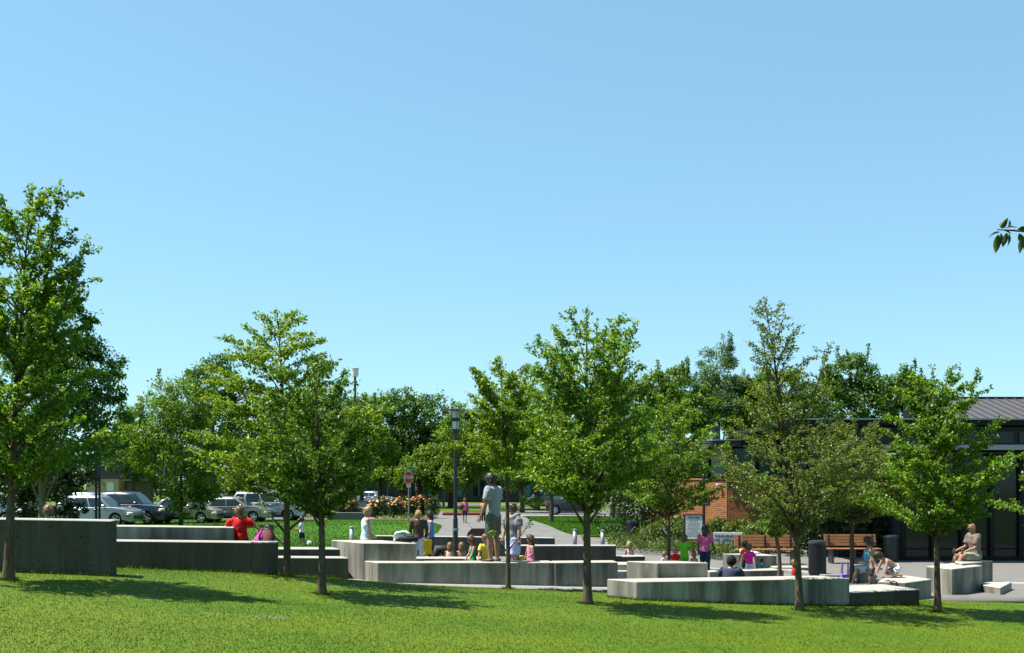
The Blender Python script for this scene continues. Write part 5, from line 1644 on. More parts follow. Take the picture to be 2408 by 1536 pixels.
    for i in (0, 1):
        hdv = nv(WR[i] - EL[i])
        ax = hdv.cross(Vector((0, 1, 0)) if abs(hdv.y) < .8 else Vector((0, 0, 1))).normalized()
        cu = ax.cross(hdv)
        pl_ = WR[i] + hdv * hh * .26
        for k, (o_, ln) in enumerate(((-.13, .30), (-.045, .36), (.04, .34), (.12, .26))):
            q = pl_ + ax * o_ * hh
            fm.path([q, q + hdv * hh * ln * .6 + cu * hh * .03, q + hdv * hh * ln + cu * hh * .12], [hh * .045, hh * .040, hh * .028], 5)
        q = WR[i] + hdv * hh * .10 + ax * hh * .12
        fm.path([q, q + ax * hh * .12 + hdv * hh * .10, q + ax * hh * .14 + hdv * hh * .24 + cu * hh * .05], [hh * .055, hh * .045, hh * .032], 5)
    bmx = bmesh.new(); bmx.from_mesh(body.data)
    vs = [bmx.verts.new(v) for v in fm.v]
    for f_ in fm.f:
        try: bmx.faces.new([vs[k] for k in f_]).smooth = True
        except ValueError: pass
    bmx.to_mesh(body.data); bmx.free()
    # face
    for s in (1, -1):
        MB().ball(hp(.93, s * .36, .02), (hh * .045, hh * .045, hh * .035), 6, 4).build('eye', EYE, root)
    MB().ball(hp(.95, 0, -.45), (hh * .05, hh * .10, hh * .025), 6, 4).build('mouth', LIP, root)
    # hair
    if hstyle != 'bald':
        m = MB(); rows = []
        nA = 16
        for j in range(9):
            th_ = math.pi * (j / 8) * .80
            ring = []
            for k in range(nA):
                a = 2 * math.pi * k / nA
                f = math.cos(a); lim = 1.0
                tt = th_ * (1.0 if f < .25 else 1.0 - .50 * (f - .25) / .75)
                wob = 1 + .035 * math.sin(a * 5 + j * 1.3) + .02 * math.sin(a * 9 + j)
                c = HC + hd * hh * .03 - lk * hh * .03
                ring.append(c + (lk * math.sin(tt) * f * hh * .45 + hl * math.sin(tt) * math.sin(a) * hh * .41 + hd * math.cos(tt) * hh * .525) * wob)
            rows.append(ring)
        rows[0] = [p for p in rows[0]]
        m.rings(rows, cap=False)
        if hstyle in ('long', 'mid'):
            Lh = hh * (1.25 if hstyle == 'long' else .75)
            m.rings(tube_rings([HC - lk * hh * .22 + hd * hh * .2, HC - lk * hh * .34 - hd * hh * .15, HC - lk * hh * .36 - hd * hh * .15 - td * Lh * .5, HC - lk * hh * .30 - hd * hh * .15 - td * Lh], [(hh * .34, hh * .16), (hh * .38, hh * .16), (hh * .34, hh * .11), (hh * .16, hh * .05)], hl))
            for s in (1, -1):
                m.rings(tube_rings([hp(.1, s * .95, .3), hp(.05, s * 1.12, -.3), hp(-.2, s * 1.05, -1.1)], [hh * .09, hh * .09, hh * .03]))
        if hstyle == 'bun':
            m.ball(HC - lk * hh * .42 + hd * hh * .12, (hh * .17,) * 3, 8, 6)
        if hstyle == 'tail':
            m.rings(tube_rings([HC - lk * hh * .40 + hd * hh * .15, HC - lk * hh * .62 - hd * hh * .05, HC - lk * hh * .60 - hd * hh * .6], [hh * .10, hh * .13, hh * .03]))
        if hstyle != 'cap':                             # loose tufts break the outline
            hr_ = random.Random(int(h * 997))
            for k in range(64):
                a = hr_.uniform(0, 6.283); f = math.cos(a)
                tt = math.pi * hr_.uniform(.05, .78) * (1.0 if f < .25 else 1.0 - .50 * (f - .25) / .75)
                c = HC + hd * hh * .03 - lk * hh * .03
                nn_ = lk * math.sin(tt) * f * .45 + hl * math.sin(tt) * math.sin(a) * .41 + hd * math.cos(tt) * .525
                dn = (lk * math.cos(tt) * f * .45 + hl * math.cos(tt) * math.sin(a) * .41 - hd * math.sin(tt) * .525)
                p0_ = c + nn_ * hh * .97
                p1_ = p0_ + dn * hh * hr_.uniform(.25, .5) + nn_ * hh * hr_.uniform(.06, .20) + hl * hh * hr_.uniform(-.06, .06)
                m.rings(tube_rings([p0_, (p0_ + p1_) / 2 + nn_ * hh * .06, p1_], [hh * .045, hh * .038, hh * .006], n=5))
        ho = m.build('hair', HAIR[hair] if hstyle != 'cap' else C('cap_black', (.012, .012, .014)), root, smooth=True)
        ho.modifiers.new('t', 'SOLIDIFY').thickness = hh * .03
        if hstyle == 'cap':
            c = HC + hd * hh * .12
            MB().rings(tube_rings([c + lk * hh * .2, c + lk * hh * .5, c + lk * hh * .78], [(hh * .40, hh * .05), (hh * .36, hh * .04), (hh * .2, hh * .02)], hl)).build('cap_brim', BLACK, root, smooth=True)
    elif extra == 'glasses' or True:
        pass
    # clothes
    if top is not None:
        m = MB()
        if tstyle in ('tee', 'long', 'tank', 'suit'):
            e = 1.11 if tstyle != 'suit' else 1.05
            rows = tr_[1:6] if tstyle in ('tee', 'long') else tr_[1:5]
            if tstyle == 'suit': rows = tr_[0:4]
            pts = [p for p, _ in rows]; rads = [(a_ * e + .004, b_ * e + .006) for _, (a_, b_) in rows]
            if tstyle != 'suit':
                pts[0] = pts[0] - td * h * .025
                rads[0] = (rads[0][0] * 1.04, rads[0][1] * 1.06)
            if tstyle == 'tank':
                pts[-1] = NB - td * hh * .16; rads[-1] = (sw * .80, rads[-1][1])
            m.rings(tube_rings(pts, rads, left, n=16))
            if tstyle in ('suit', 'tank'):
                for s in (1, -1):
                    m.rings(tube_rings([NB - td * hh * .55 + left * s * sw * .5 + fw * .055 * g, NB - td * hh * .02 + left * s * sw * .52 + fw * .01 * g, NB - td * hh * .5 + left * s * sw * .5 - fw * .055 * g], [hh * .07, hh * .07, hh * .07], n=6))
        if tstyle in ('tee', 'long'):
            for i in (0, 1):
                if tstyle == 'tee':
                    m.rings(tube_rings([SH[i] - left * (1, -1)[i] * sw * .55 + td * .004 * h, SH[i] - left * (1, -1)[i] * sw * .12 + td * .002 * h, SH[i] + (EL[i] - SH[i]) * .22 + td * .004 * h, SH[i] + (EL[i] - SH[i]) * .72], [.040 * g, .049 * g, .048 * g, .045 * g], n=12))
                else:
                    m.rings(tube_rings([SH[i] - left * (1, -1)[i] * sw * .3, SH[i] + td * .004 * h, SH[i] + (EL[i] - SH[i]) * .6, EL[i], WR[i]], [.046 * g, .048 * g, .037 * g, .031 * g, .024 * g], n=10))
        garment(m, 'shirt' if tstyle in ('tee', 'long') else 'top' if tstyle == 'tank' else 'swimsuit', top, root, vox, h * (.0032 if tstyle != 'suit' else .001), h * 40)
    if bottom is not None:
        m = MB()
        fr = {'shorts': .82, 'brief': .30, 'pants': 2.0, 'capri': 1.5, 'swim': .75}[bstyle]
        rows = tr_[0:3]
        pts = [p for p, _ in rows]; rads = [(a_ * 1.07 + .003, b_ * 1.08 + .005) for _, (a_, b_) in rows]
        pts[2] = P0 + td * tor * .16
        rads[2] = (rads[1][0] * .97, rads[1][1] * .97)
        m.rings(tube_rings(pts, rads, left, n=14))
        for i in (0, 1):
            if fr <= 1.0:
                e_ = HP[i] + (KN[i] - HP[i]) * fr
                m.rings(tube_rings([HP[i] + (HP[i] - KN[i]) * .05, HP[i] + (KN[i] - HP[i]) * fr * .5, e_], [.064 * g * fat, .063 * g * fat, .058 * g * fat], n=12))
            else:
                e_ = KN[i] + (AN[i] - KN[i]) * (fr - 1)
                m.rings(tube_rings([HP[i] + (HP[i] - KN[i]) * .05, HP[i] + (KN[i] - HP[i]) * .4, KN[i], KN[i] + (e_ - KN[i]) * .4, e_], [.062 * g * fat, .057 * g * fat, .044 * g * fat, .043 * g * fat, .036 * g * fat], n=12))
        garment(m, 'shorts' if fr <= 1 else 'trousers', bottom, root, vox, h * .003, h * 70)
    if shoes is not None:
        for i in (0, 1):
            sd = nv(AN[i] - KN[i]); ffw = Vector((1, 0, 0)) - sd * sd.x
            ffw = nv((ffw.x, 0, min(0, ffw.z))) if ffw.length > .2 else Vector((0, 0, -1))
            MB().rings(tube_rings([AN[i] - ffw * hh * .26 - Vector((0, 0, foot * .65)), AN[i] + ffw * hh * .25 - Vector((0, 0, foot * .6)), AN[i] + ffw * hh * .80 - Vector((0, 0, foot * .8))], [(hh * .17, foot * .55), (hh * .20, foot * .55), (hh * .15, foot * .32)])).build('shoe', shoes, root, smooth=True)
    if extra == 'glasses':
        MB().box((0, 0, 0), (.02, hh * .62, hh * .13)).build('sunglasses', BLACK, root).matrix_local = Matrix.Translation(hp(1.0, 0, .04)) @ Matrix((lk, hl, hd)).transposed().to_4x4()
    return root, WR, hh

C = cloth
SIT = (((1, .16, -.08), (.12, .02, -1)), ((1, -.16, -.08), (.12, -.02, -1)))
AWAY, LEFTW, RIGHTW, TOWARD = 90, 180, 0, -90
def on(x, Y, z=None):
    X = pX(x, Y)
    return (X, Y, gz(X, Y) if z is None else z)
def hgt(y, loc):
    """how tall someone is whose crown the photo shows at y"""
    return pZ(y, loc[1]) - loc[2]

# behind the left walls
l = (pX(113, 17.0), 17.0, lz(pX(113, 17.0), 17.0))
person('child with light brown hair peeking over the tall left wall', l, AWAY, hgt(1190, l), 'kid', 0, 'light', 'short', C('white', (.58, .58, .58)), 'tee', C('navy', (.03, .04, .08)))
l = (pX(567, 19.15), 19.15, lz(pX(567, 19.15), 19.15))
person('person in a red shirt leaning on the upper left wall, seen from behind', l, 80, hgt(1192, l), 'teen', 0, 'light', 'short', C('red', (.52, .012, .015)), 'tee', C('navy', (.03, .04, .08)), 'shorts',
       torso=(.06, .10, 1), arms=(((.1, .9, -.75), (.1, .8, -.35)), ((.25, -.85, -.62), (.3, -.75, -.75))), build=1.12)
l = (pX(600, 19.0), 19.0, lz(pX(600, 19.0), 19.0))
person('crouching child in a magenta patterned shirt beside the red shirt', l, 60, 1.02, 'kid', 0, 'dark', 'short', spots('cloth_magenta_spots', (.42, .02, .26), (.12, .01, .08)), 'tee', C('navy', (.03, .04, .08)), 'shorts',
       pelvis=.50, torso=(.70, 0, .72), headdir=(.9, 0, .2), legs=(((.8, .3, .35), (-.3, 0, -1)), ((.8, -.3, .35), (-.3, 0, -1))), arms=(((.5, .3, -.8), (.4, .1, -.8)), ((.5, -.7, -.5), (.5, -.5, -.6))))
# carrier beside them
b_ = (pX(628, 19.0), 19.0, lz(pX(628, 19.0), 19.0) )
o = thing('child_carrier', 'black and red child carrier behind the left wall', 'carrier', b_)
zc_ = pZ(1246, 19) - b_[2]
MB().rings(tube_rings([(0, .1, .05), (0, .06, zc_ * .6), (0, .10, zc_)], [(.11, .08), (.125, .09), (.09, .05)], Vector((1, 0, 0)), n=12)).build('seat', plain('carrier_red', (.10, .012, .012), .8), o, smooth=True)
MB().path([(-.12, 0, .1), (-.13, -.02, zc_ * .85), (-.07, -.02, zc_ + .02), (.07, -.02, zc_ + .02), (.13, -.02, zc_ * .85), (.12, 0, .1)], .017, 7).build('hoop', BLACK, o, smooth=True)
MB().ball((0, -.02, zc_ * .55), (.06, .05, .07), 8, 6).build('liner', plain('carrier_dark', (.04, .01, .012), .8), o, smooth=True)
# boy with ball
l = on(710, 42.6)
person('boy in a white T-shirt and black shorts walking on the far lawn', l, 172, hgt(1216, l), 'kid', 1, 'dark', 'short', C('white', (.58, .58, .58)), 'tee', C('black', (.02, .02, .025)), 'shorts', None,
       arms=(((.3, .1, -1), (.9, .1, -.2)), ((.25, -.1, -1), (.9, 0, -.1))), legs=(((.18, .03, -1), (-.05, 0, -1)), ((-.16, -.03, -1), (-.25, 0, -1))))
ball = thing('football', 'small white football on the far lawn beside the boy', 'ball', on(727.5, 42.4))
MB().ball((0, 0, .11), .11, 14, 9).build('shell', WHITE, ball, smooth=True)
for a, e in ((0, -.3), (1.2, .5), (2.5, -.2), (3.8, .4), (5.0, -.4), (4.7, .7)):
    MB().ball((math.cos(a) * math.cos(e) * .095, math.sin(a) * math.cos(e) * .095, .11 + math.sin(e) * .095), .03, 6, 4).build('patch', BLACK, ball)
# woman in tie-dye with toddler
l = on(860, 27.2)
person('woman in a white and blue tie-dye tank top beside the big block', l, 20, hgt(1193, l), 'adult', 0, 'blond', 'bun', tie_dye(), 'tank', C('khaki', (.50, .44, .33)), 'shorts',
       headdir=(.25, 0, 1), arms=(((.12, .1, -1), (.45, .1, -1)), ((.10, -.12, -1), (.40, .1, -1))), torso=(.03, 0, 1))
l = on(876, 27.0)
person('toddler held by the woman in the tie-dye top', l, 30, .82, 'tod', 0, 'light', 'short', None, 'tee', C('grey', (.25, .25, .27)), 'brief', torso=(.2, 0, 1), pelvis=.42, legs=(((.9, .1, -.1), (.2, 0, -1)), ((.9, -.1, -.1), (.2, 0, -1))))
# brown sweater, blue top, pushchair
l = on(984, 31.6)
person('woman in a brown sweater and white trousers with her back turned', l, 95, hgt(1202, l), 'adult', 0, 'blond', 'bun', C('brown', (.075, .045, .03)), 'long', C('pale_grey', (.50, .52, .56)), 'pants', BLACK,
       arms=(((.1, .22, -1), (.35, -.1, -1)), ((.1, -.22, -1), (.4, .1, -.9))), build=1.02)
l = on(1012, 32.0)
person('woman in a bright blue top with dark hair facing the brown sweater', l, 195, hgt(1203, l), 'adult', 0, 'dark', 'mid', C('blue', (.05, .25, .62)), 'tank', C('dark', (.03, .03, .035)), 'capri', BLACK,
       arms=(((.15, .1, -1), (.5, 0, -.9)), ((.15, -.1, -1), (.5, 0, -.9))), extra='glasses')
b_ = on(1030, 30.6)
o = thing('pushchair', 'dark pushchair draped with a yellow towel beside the blue top', 'pushchair', b_)
DK = plain('pushchair_fabric', (.03, .028, .024), .8)
MB().rings(tube_rings([(-.12, 0, .30), (0, 0, .62), (.14, 0, .60), (.24, 0, .42)], [(.20, .06), (.22, .12), (.22, .13), (.20, .06)], Vector((0, 1, 0)), n=12)).build('hood', DK, o, smooth=True)
MB().rings(tube_rings([(-.20, 0, .30), (.05, 0, .22), (.22, 0, .36)], [(.20, .06), (.21, .08), (.20, .05)], Vector((0, 1, 0)), n=12)).build('seat', DK, o, smooth=True)
for s in (-1, 1):
    MB().path([(-.42, s * .2, .85), (-.15, s * .2, .4), (.26, s * .2, .10)], .014, 6).build('frame', STEEL, o)
    MB().path([(.12, s * .2, .45), (-.28, s * .2, .10)], .014, 6).build('strut', STEEL, o)
    for wx in (.27, -.29):
        w = MB().lathe([(.055, -.02), (.10, -.02), (.10, .02), (.055, .02)], 14, (wx, s * .21, .10), 'y').build('wheel', TYRE, o)
        MB().lathe([(.05, -.012), (.05, .012)], 10, (wx, s * .21, .10), 'y').build('hub', STEEL, w)
MB().path([(-.42, -.2, .85), (-.42, .2, .85)], .016, 6).build('handle', BLACK, o)
tw = MB()
tp = [(-.36 + .02 * math.sin(k), -.23 - .012 * k % .03, .86 - .06 * k) for k in range(8)]
tw.rings([[(-.40 + .015 * math.sin(k * 1.3), y, z) for (y, z) in ((-.24 - .01 * math.sin(k * .9), .88 - k * .055), (-.20 - .01 * math.sin(k * .9), .88 - k * .055))] + [(-.16 + .012 * math.sin(k), y, z) for (y, z) in ((-.20, .88 - k * .05), (-.24, .88 - k * .05))] for k in range(9)])
t_ = tag(tw.build('towel', plain('cloth_yellow_towel', (.62, .42, .015), .9, 0, .15, 12, .2, .3), None), 'yellow towel hanging over the pushchair handle', 'towel')
t_.location = b_
# bags on the block
zb1 = 1.225
o = thing('bag', 'black sports bag lying on the big block', 'bag', (pX(962, 22.7), 22.75, zb1))
MB().rings(tube_rings([(-.19, 0, .06), (-.17, 0, .075), (.17, 0, .07), (.20, 0, .055)], [(.06, .05), (.09, .072), (.09, .068), (.06, .05)], Vector((0, 1, 0)), n=14)).build('body', plain('bag_black', (.02, .021, .023), .8), o, smooth=True)
MB().path([(-.10, -.05, .13), (-.06, -.06, .17), (.06, -.06, .17), (.10, -.05, .13)], .010, 6).build('handle', BLACK, o, smooth=True)
o = thing('tote_bag', 'white and mint green bag on top of the black sports bag', 'bag', (pX(945, 22.8), 22.98, zb1))
MB().rings(tube_rings([(-.18, 0, .10), (-.10, 0, .15), (.06, 0, .16), (.20, 0, .11)], [(.06, .06), (.10, .085), (.10, .08), (.06, .04)], Vector((0, 1, 0)), n=14)).build('body', plain('bag_mint', (.45, .72, .55), .7), o, smooth=True)
MB().path([(-.20, -.07, .10), (-.12, -.10, .19), (.04, -.10, .21), (.18, -.07, .14)], .018, 6).build('strap', plain('bag_white', (.78, .8, .78), .7), o, smooth=True)
MB().path([(-.2, -.06, .14), (-.16, -.08, .22), (-.06, -.09, .24), (.0, -.09, .17)], .014, 6).build('strap', plain('bag_dark_green', (.03, .10, .06), .7), o, smooth=True)
o = thing('white_bottle', 'small white bottle at the left end of the black bag', 'bottle', (pX(928, 22.6), 22.6, zb1))
MB().lathe([(.022, 0), (.026, .02), (.026, .07), (.012, .09), (.012, .105)], 12).build('body', WHITE, o, smooth=True)
MB().lathe([(.014, .10), (.014, .118)], 10).build('cap', WHITE, o)
# kids sitting at the lamp post
for x, yt, sk, hr, lb in ((1057, 1280, 1, 'light', 'child with long light hair sitting left of the lamp post'), (1084, 1283, 1, 'light', 'child sitting just right of the lamp post')):
    l = on(x, 30.2)
    person(lb, l, 75, 1.05, 'kid', sk, hr, 'mid', None if x > 1070 else C('pale_peach', (.65, .40, .30)), 'tank', C('coral', (.6, .2, .12)), 'brief', pelvis=.22, torso=(.1, 0, 1),
           legs=(((1, .2, .1), (.9, 0, -.3)), ((1, -.2, .1), (.9, 0, -.3))))
# far walkers
l = on(1093, 61.4)
person('woman in a red patterned top and dark shorts walking away on the path', l, 85, hgt(1172, l), 'adult', 0, 'brown', 'tail', spots('cloth_red_spots', (.50, .02, .07), (.75, .45, .45), 18), 'tank', C('denim', (.03, .05, .09)), 'shorts', BLACK,
       legs=(((.15, .03, -1), (0, 0, -1)), ((-.1, -.03, -1), (-.35, 0, -1))))
o = thing('shoulder_bag', 'dark red shoulder bag of the walking woman', 'bag', (pX(1085, 61.4), 61.25, gz(0, 61.4) + .75))
MB().rings(tube_rings([(0, 0, 0), (0, 0, .18), (0, 0, .34)], [(.13, .05), (.15, .06), (.11, .04)], Vector((1, 0, 0)), n=10)).build('pouch', plain('bag_maroon', (.12, .015, .02), .7), o, smooth=True)
MB().path([(-.1, 0, .32), (.02, 0, .72), (.1, 0, .32)], .015, 5).build('strap', plain('bag_maroon', (.12, .015, .02), .7), o)
l = on(1137, 64)
person('person in black with a peach shoulder wrap walking beyond the steel plinth', l, 80, hgt(1177, l), 'adult', 0, 'dark', 'short', C('peach', (.75, .32, .22)), 'tee', C('black', (.02, .02, .025)), 'pants', BLACK)
# man on the bench
l = (pX(1160, 22.25), 22.22, .85)
person('tall man in a grey T-shirt and cargo shorts standing on the long bench', l, 150, hgt(1113, l), 'adult', 1, 'dark', 'short', C('heather', (.25, .285, .33)), 'tee', C('cargo', (.10, .115, .10)), 'shorts', plain('sandal', (.03, .02, .018), .7),
       headdir=(.35, .05, 1), look=(1, 0, -.4), arms=(((.12, .12, -1), (.50, -.1, -.95)), ((.05, -.2, -1), (.35, -.05, -1))), build=1.02, torso=(.0, 0, 1))
l = on(1206, 26.0)
person('heavy man in a grey polo shirt and pale blue shorts behind the slim tree', l, 215, hgt(1185, l), 'adult', 0, 'brown', 'short', C('polo', (.17, .18, .19)), 'tee', C('pale_blue', (.42, .46, .66)), 'shorts', WHITE,
       arms=(((.05, .30, -1), (.15, .12, -1)), ((.05, -.25, -1), (.35, .1, -1))), build=1.28, extra='glasses')
# children at the bench
zk = gz(0, 23.0)
l = on(1112, 22.95)
person('girl in a green swimsuit leaning on the long bench', l, 200, hgt(1260, l), 'kid', 0, 'brown', 'long', C('green', (.02, .30, .07)), 'suit', C('green', (.02, .30, .07)), 'brief', headdir=(.3, 0, 1), arms=(((.35, .2, -1), (.5, .1, -.9)), ((.25, -.1, -1), (.6, .1, -.8))))
l = on(1141, 22.95)
person('blond toddler in a yellow T-shirt at the long bench', l, -70, hgt(1257, l), 'kid', 3, 'light', 'short', C('yellow', (.72, .56, .06)), 'tee', C('lime', (.25, .42, .03)), 'shorts', arms=(((.3, .12, -1), (.5, -.1, -.9)), ((.3, -.3, -1), (.5, -.3, -.8))))
l = on(1248, 22.95)
person('girl in a pink swimsuit holding a yellow cup', l, 205, hgt(1259, l), 'kid', 0, 'brown', 'long', C('pink', (.75, .20, .40)), 'suit', C('pink', (.75, .20, .40)), 'brief', arms=(((.15, .25, -1), (.8, -.5, -.6)), ((.15, -.25, -1), (.2, -.1, -1))))
o = thing('yellow_cup', 'yellow toy cup beside the girl in the pink swimsuit', 'cup', (pX(1226, 22.6), 22.62, .97))
o.location.z = .852
MB().lathe([(.03, 0), (.045, .08), (.045, .09), (.04, .09), (.026, .01)], 12).build('bowl', plain('toy_yellow', (.75, .62, .03), .4), o, smooth=True)
MB().path([(.04, 0, .075), (.075, 0, .06), (.07, 0, .03), (.036, 0, .02)], .008, 6).build('handle', plain('toy_yellow', (.75, .62, .03), .4), o, smooth=True)
# children at right
l = on(1376, 29.0)
person('child with fair hair looking over the dark wall behind the forked tree', l, 170, hgt(1258, l), 'kid', 0, 'light', 'short', None)
l = on(1480, 29.0)
person('blond toddler in a pale pink top beside the narrow ledge', l, 100, hgt(1274, l), 'tod', 3, 'blond', 'mid', C('pale_pink', (.75, .42, .52)), 'tank', C('pale_pink', (.75, .42, .52)), 'brief')
l = on(1588, 26.6)
person('curly blond child in red behind the short block', l, -100, hgt(1286, l), 'tod', 3, 'blond', 'mid', C('red', (.52, .012, .015)), 'tee', C('navy', (.03, .04, .08)))
l = on(1562, 26.2)
person('small fair child in pale pink left of the plaza tree', l, -60, hgt(1298, l), 'tod', 3, 'light', 'short', C('pale_pink', (.75, .42, .52)), 'tee', C('pale_pink', (.75, .42, .52)))
l = on(1609, 27.2)
_, wr_, hh_ = person('boy in a bright green shirt raising a white toy', l, 100, hgt(1258, l), 'kid', 0, 'light', 'short', C('lime_green', (.18, .62, .03)), 'tee', C('lime_dark', (.12, .45, .04)), 'shorts',
       arms=(((.3, .75, -.05), (.1, .35, .9)), ((.2, -.7, -.6), (.5, -.6, -.5))))
M_ = Matrix.Translation(l) @ Matrix.Rotation(R(100), 4, 'Z')
hw = M_ @ wr_[0]
o = thing('toy_racket', 'white toy bat held up by the boy in green', 'toy', hw)
MB().rings(tube_rings([(.03, 0, -.02), (-.06, 0, .10), (-.12, 0, .17), (-.20, 0, .28), (-.23, 0, .33)], [.016, .016, (.04, .02), (.05, .02), (.02, .012)], None, n=10)).build('blade', WHITE, o, smooth=True)
MB().rings(tube_rings([(.035, 0, -.03), (.0, 0, .03)], [.020, .020], None, n=8)).build('grip', plain('grip_grey', (.5, .5, .52), .6), o, smooth=True)
l = on(1632, 26.2)
person('toddler with long fair hair right of the boy in green', l, 90, hgt(1297, l), 'tod', 0, 'light', 'mid', None)
l = on(1658, 27.2)
person('girl in a pink T-shirt and jeans standing before the welcome board', l, 75, hgt(1236, l), 'teen', 2, 'dark', 'long', C('rose', (.70, .13, .30)), 'tee', C('jeans', (.025, .05, .11)), 'pants', WHITE,
       arms=(((.1, .15, -1), (.2, 0, -1)), ((.08, -.25, -1), (.2, -.2, -1))))
l = (pX(1716, 21.6), 21.6, .12)
person('person in navy with a black cap sitting with back turned behind the right-hand bench', l, 70, 1.62, 'adult', 1, 'dark', 'cap', C('navy', (.012, .014, .03)), 'tee', C('dark', (.03, .03, .035)), 'shorts', BLACK,
       pelvis=.10, torso=(.22, 0, 1), headdir=(.25, -.1, 1), look=(1, -.3, -.1), legs=(((.85, .3, .5), (.4, 0, -.9)), ((.85, -.3, .5), (.4, 0, -.9))), arms=(((.5, .25, -.8), (.8, -.3, -.2)), ((.5, -.25, -.8), (.8, .3, -.2))))
l = on(1762, 26.0)
person('girl in a magenta top and white shorts behind the low plaza wall', l, 80, hgt(1280, l), 'kid', 0, 'brown', 'short', C('magenta', (.62, .02, .25)), 'tee', C('pale_lilac', (.70, .62, .70)), 'shorts', arms=(((.0, .35, -1), (.2, .2, -1)), ((0, -.35, -1), (.2, -.2, -1))))
l = on(1753, 27.8)
person('dark-haired child in orange behind the girl in magenta', l, 120, hgt(1273, l), 'kid', 2, 'dark', 'mid', C('orange', (.70, .16, .03)), 'tee', C('dark', (.03, .03, .035)), 'shorts', arms=(((.1, .3, -1), (.3, .2, -1)), ((.1, -.2, -1), (.2, -.1, -1))))
l = on(1790, 26.2)
person('small dark-haired child in teal at the foot of the pale block', l, 190, hgt(1313, l), 'tod', 1, 'dark', 'short', C('teal', (.02, .38, .36)), 'tee', C('dark', (.03, .03, .035)))
l = on(1868, 21.9)
person('child in red with sunglasses behind the bronze-tinted trunk', l, 165, hgt(1317, l), 'tod', 0, 'light', 'short', C('red', (.52, .012, .015)), 'tee', C('navy', (.03, .04, .08)), extra='glasses')
# seated woman, toddlers at the right
l = (pX(2043, 25.5), 25.55, gz(pX(2043, 25.5), 25.5))
person('woman in turquoise and white sitting on the small block', l, 190, 1.50, 'teen', 0, 'brown', 'short', spots('cloth_turquoise_white', (.05, .45, .62), (.70, .76, .78), 5), 'tank', C('white_grey', (.6, .62, .64)), 'shorts', None,
       pelvis=.36 - l[2] + .085, torso=(-.08, 0, 1), headdir=(.3, 0, 1), look=(1, 0, -.3), legs=(((1, .14, -.15), (.35, .0, -1)), ((1, -.16, -.1), (.2, 0, -1))), arms=(((.3, .1, -1), (.9, -.4, -.1)), ((.25, -.1, -1), (.9, .5, -.1))))
l = on(2050, 24.75)
person('curly blond shirtless toddler in brown camouflage shorts walking', l, 175, hgt(1290, l), 'tod', 3, 'blond', 'mid', None, 'tee', spots('cloth_camo', (.06, .04, .025), (.16, .11, .06), 12), 'shorts', None,
       legs=(((.3, .05, -1), (.1, 0, -1)), ((-.12, -.05, -1), (-.35, 0, -1))), arms=(((-.3, .4, -.7), (-.6, .2, -.6)), ((.1, -.2, -1), (.4, 0, -.9))))
l = (pX(2110, 22.4), 22.4, .5)
person('shirtless boy in patterned swim shorts crawling on the low block', l, 186, 1.08, 'kid', 0, 'dark', 'short', None, 'tee', spots('cloth_swim', (.55, .58, .66), (.03, .04, .10), 20), 'swim', None,
       pelvis=.185, torso=(.80, 0, .52), headdir=(.85, 0, .55), look=(.6, 0, -.6), legs=(((.85, .35, -.48), (-1, .1, -.04)), ((.85, -.35, -.48), (-1, -.1, -.04))), arms=(((.30, .18, -1), (.25, 0, -1)), ((.45, -.18, -1), (.35, 0, -1))))
person_b = (pX(2306, 23.9), 24.15, .72)
person('bald man in a beige shirt and sunglasses sitting on the right block', person_b, 185, 1.60, 'adult', 1, 'brown', 'bald', C('beige', (.155, .125, .10)), 'tee', C('stone', (.24, .24, .185)), 'shorts', None,
       pelvis=.085, torso=(.10, 0, 1), headdir=(.28, 0, 1), legs=(((1, .10, .04), (.25, .0, -1)), ((1, -.10, .04), (.30, 0, -1))), arms=(((.30, .08, -1), (.95, -.1, -.35)), ((.35, -.08, -1), (.95, .1, -.35))), build=1.08, extra='glasses')
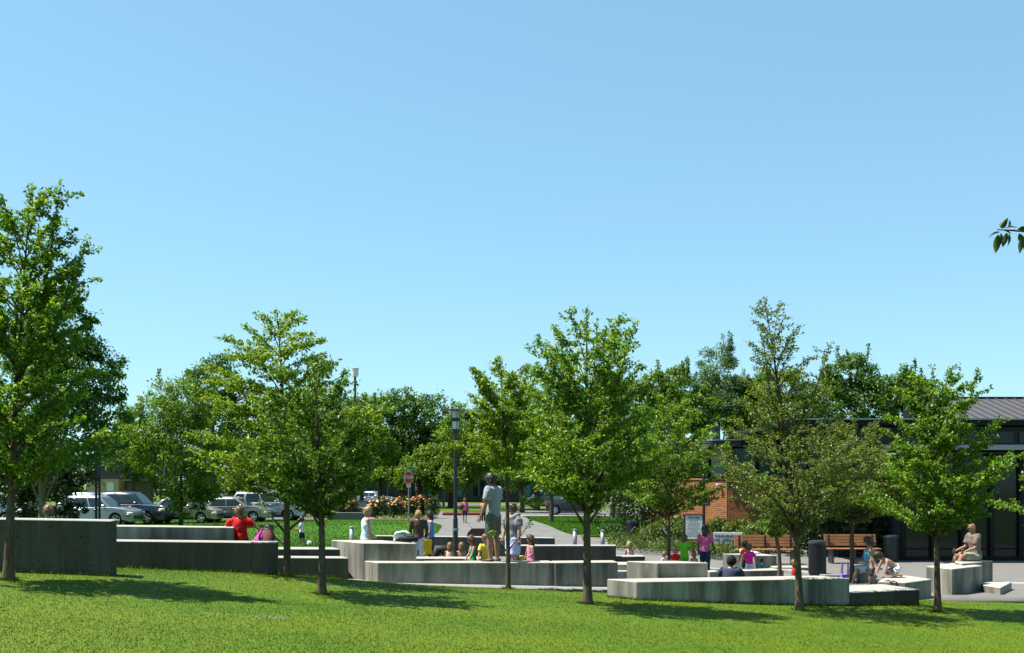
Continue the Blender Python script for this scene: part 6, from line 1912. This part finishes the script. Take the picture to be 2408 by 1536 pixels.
# loose things
o = thing('purple_tote', 'purple tote bag with tall upright handles beside the plaza tree', 'bag', on(1987, 26.4))
PUR = plain('tote_purple', (.33, .20, .72), .6, 0, .05)
MB().rings([[(x * w, y * .07, z) for x, y in ((-1, -1), (1, -1), (1, 1), (-1, 1))] for z, w in ((0, .085), (.03, .095), (.13, .105), (.135, .10))]).build('body', PUR, o, bevel=.008)
for s in (-1, 1):
    MB().path([(s * .085, 0, .12), (s * .095, 0, .25), (s * .08, 0, .40), (s * .065, 0, .44), (s * .05, 0, .40), (s * .06, 0, .25), (s * .055, 0, .12)], .012, 7).build('handle', PUR, o, smooth=True)
o = thing('towel_pile', 'crumpled white towel on the pale block', 'towel', (pX(1788, 29.9), 31.3, .41))
m = MB(); r_ = random.Random(4)
rows = []
for j in range(7):
    rows.append([( (-.26 + .52 * j / 6), math.sin(a) * (.12 + .02 * r_.random()), max(0.0, .02 + (.13 - .016 * j + .03 * r_.random()) * max(0, math.cos(a)))) for a in [2 * math.pi * k / 12 for k in range(12)]])
m.rings(rows)
m.build('folded_cloth', plain('cloth_towel_white', (.74, .74, .76), .95, 0, .05, 10, .2, .4), o, smooth=True)
m = MB(); m.path([(-.2, -.1, .03), (.0, -.14, .03), (.3, -.12, .02)], [.03, .035, .02], 8); m.build('trailing_edge', plain('cloth_towel_white', (.74, .74, .76), .95, 0, .05, 10, .2, .4), o, smooth=True)
for x, y, lb in ((2088, 1367, 'small pair of flip-flops on the low block by the boy'), (2100, 1369, 'second pair of flip-flops on the low block')):
    X, Y = at_z(x, y, .5)
    o = thing('flip_flops', lb, 'shoes', (X, Y, .5))
    for s in (-1, 1):
        MB().rings(tube_rings([(-.06, s * .035, .008), (0, s * .035, .008), (.07, s * .035, .008)], [(.022, .008), (.024, .008), (.028, .008)], Vector((0, 1, 0)), n=8)).build('sole', plain('flipflop', (.30, .10, .12), .7), o)
        MB().path([(-.01, s * .035 - .02, .012), (.03, s * .035, .03), (-.01, s * .035 + .02, .012)], .004, 5).build('strap', BLACK, o)
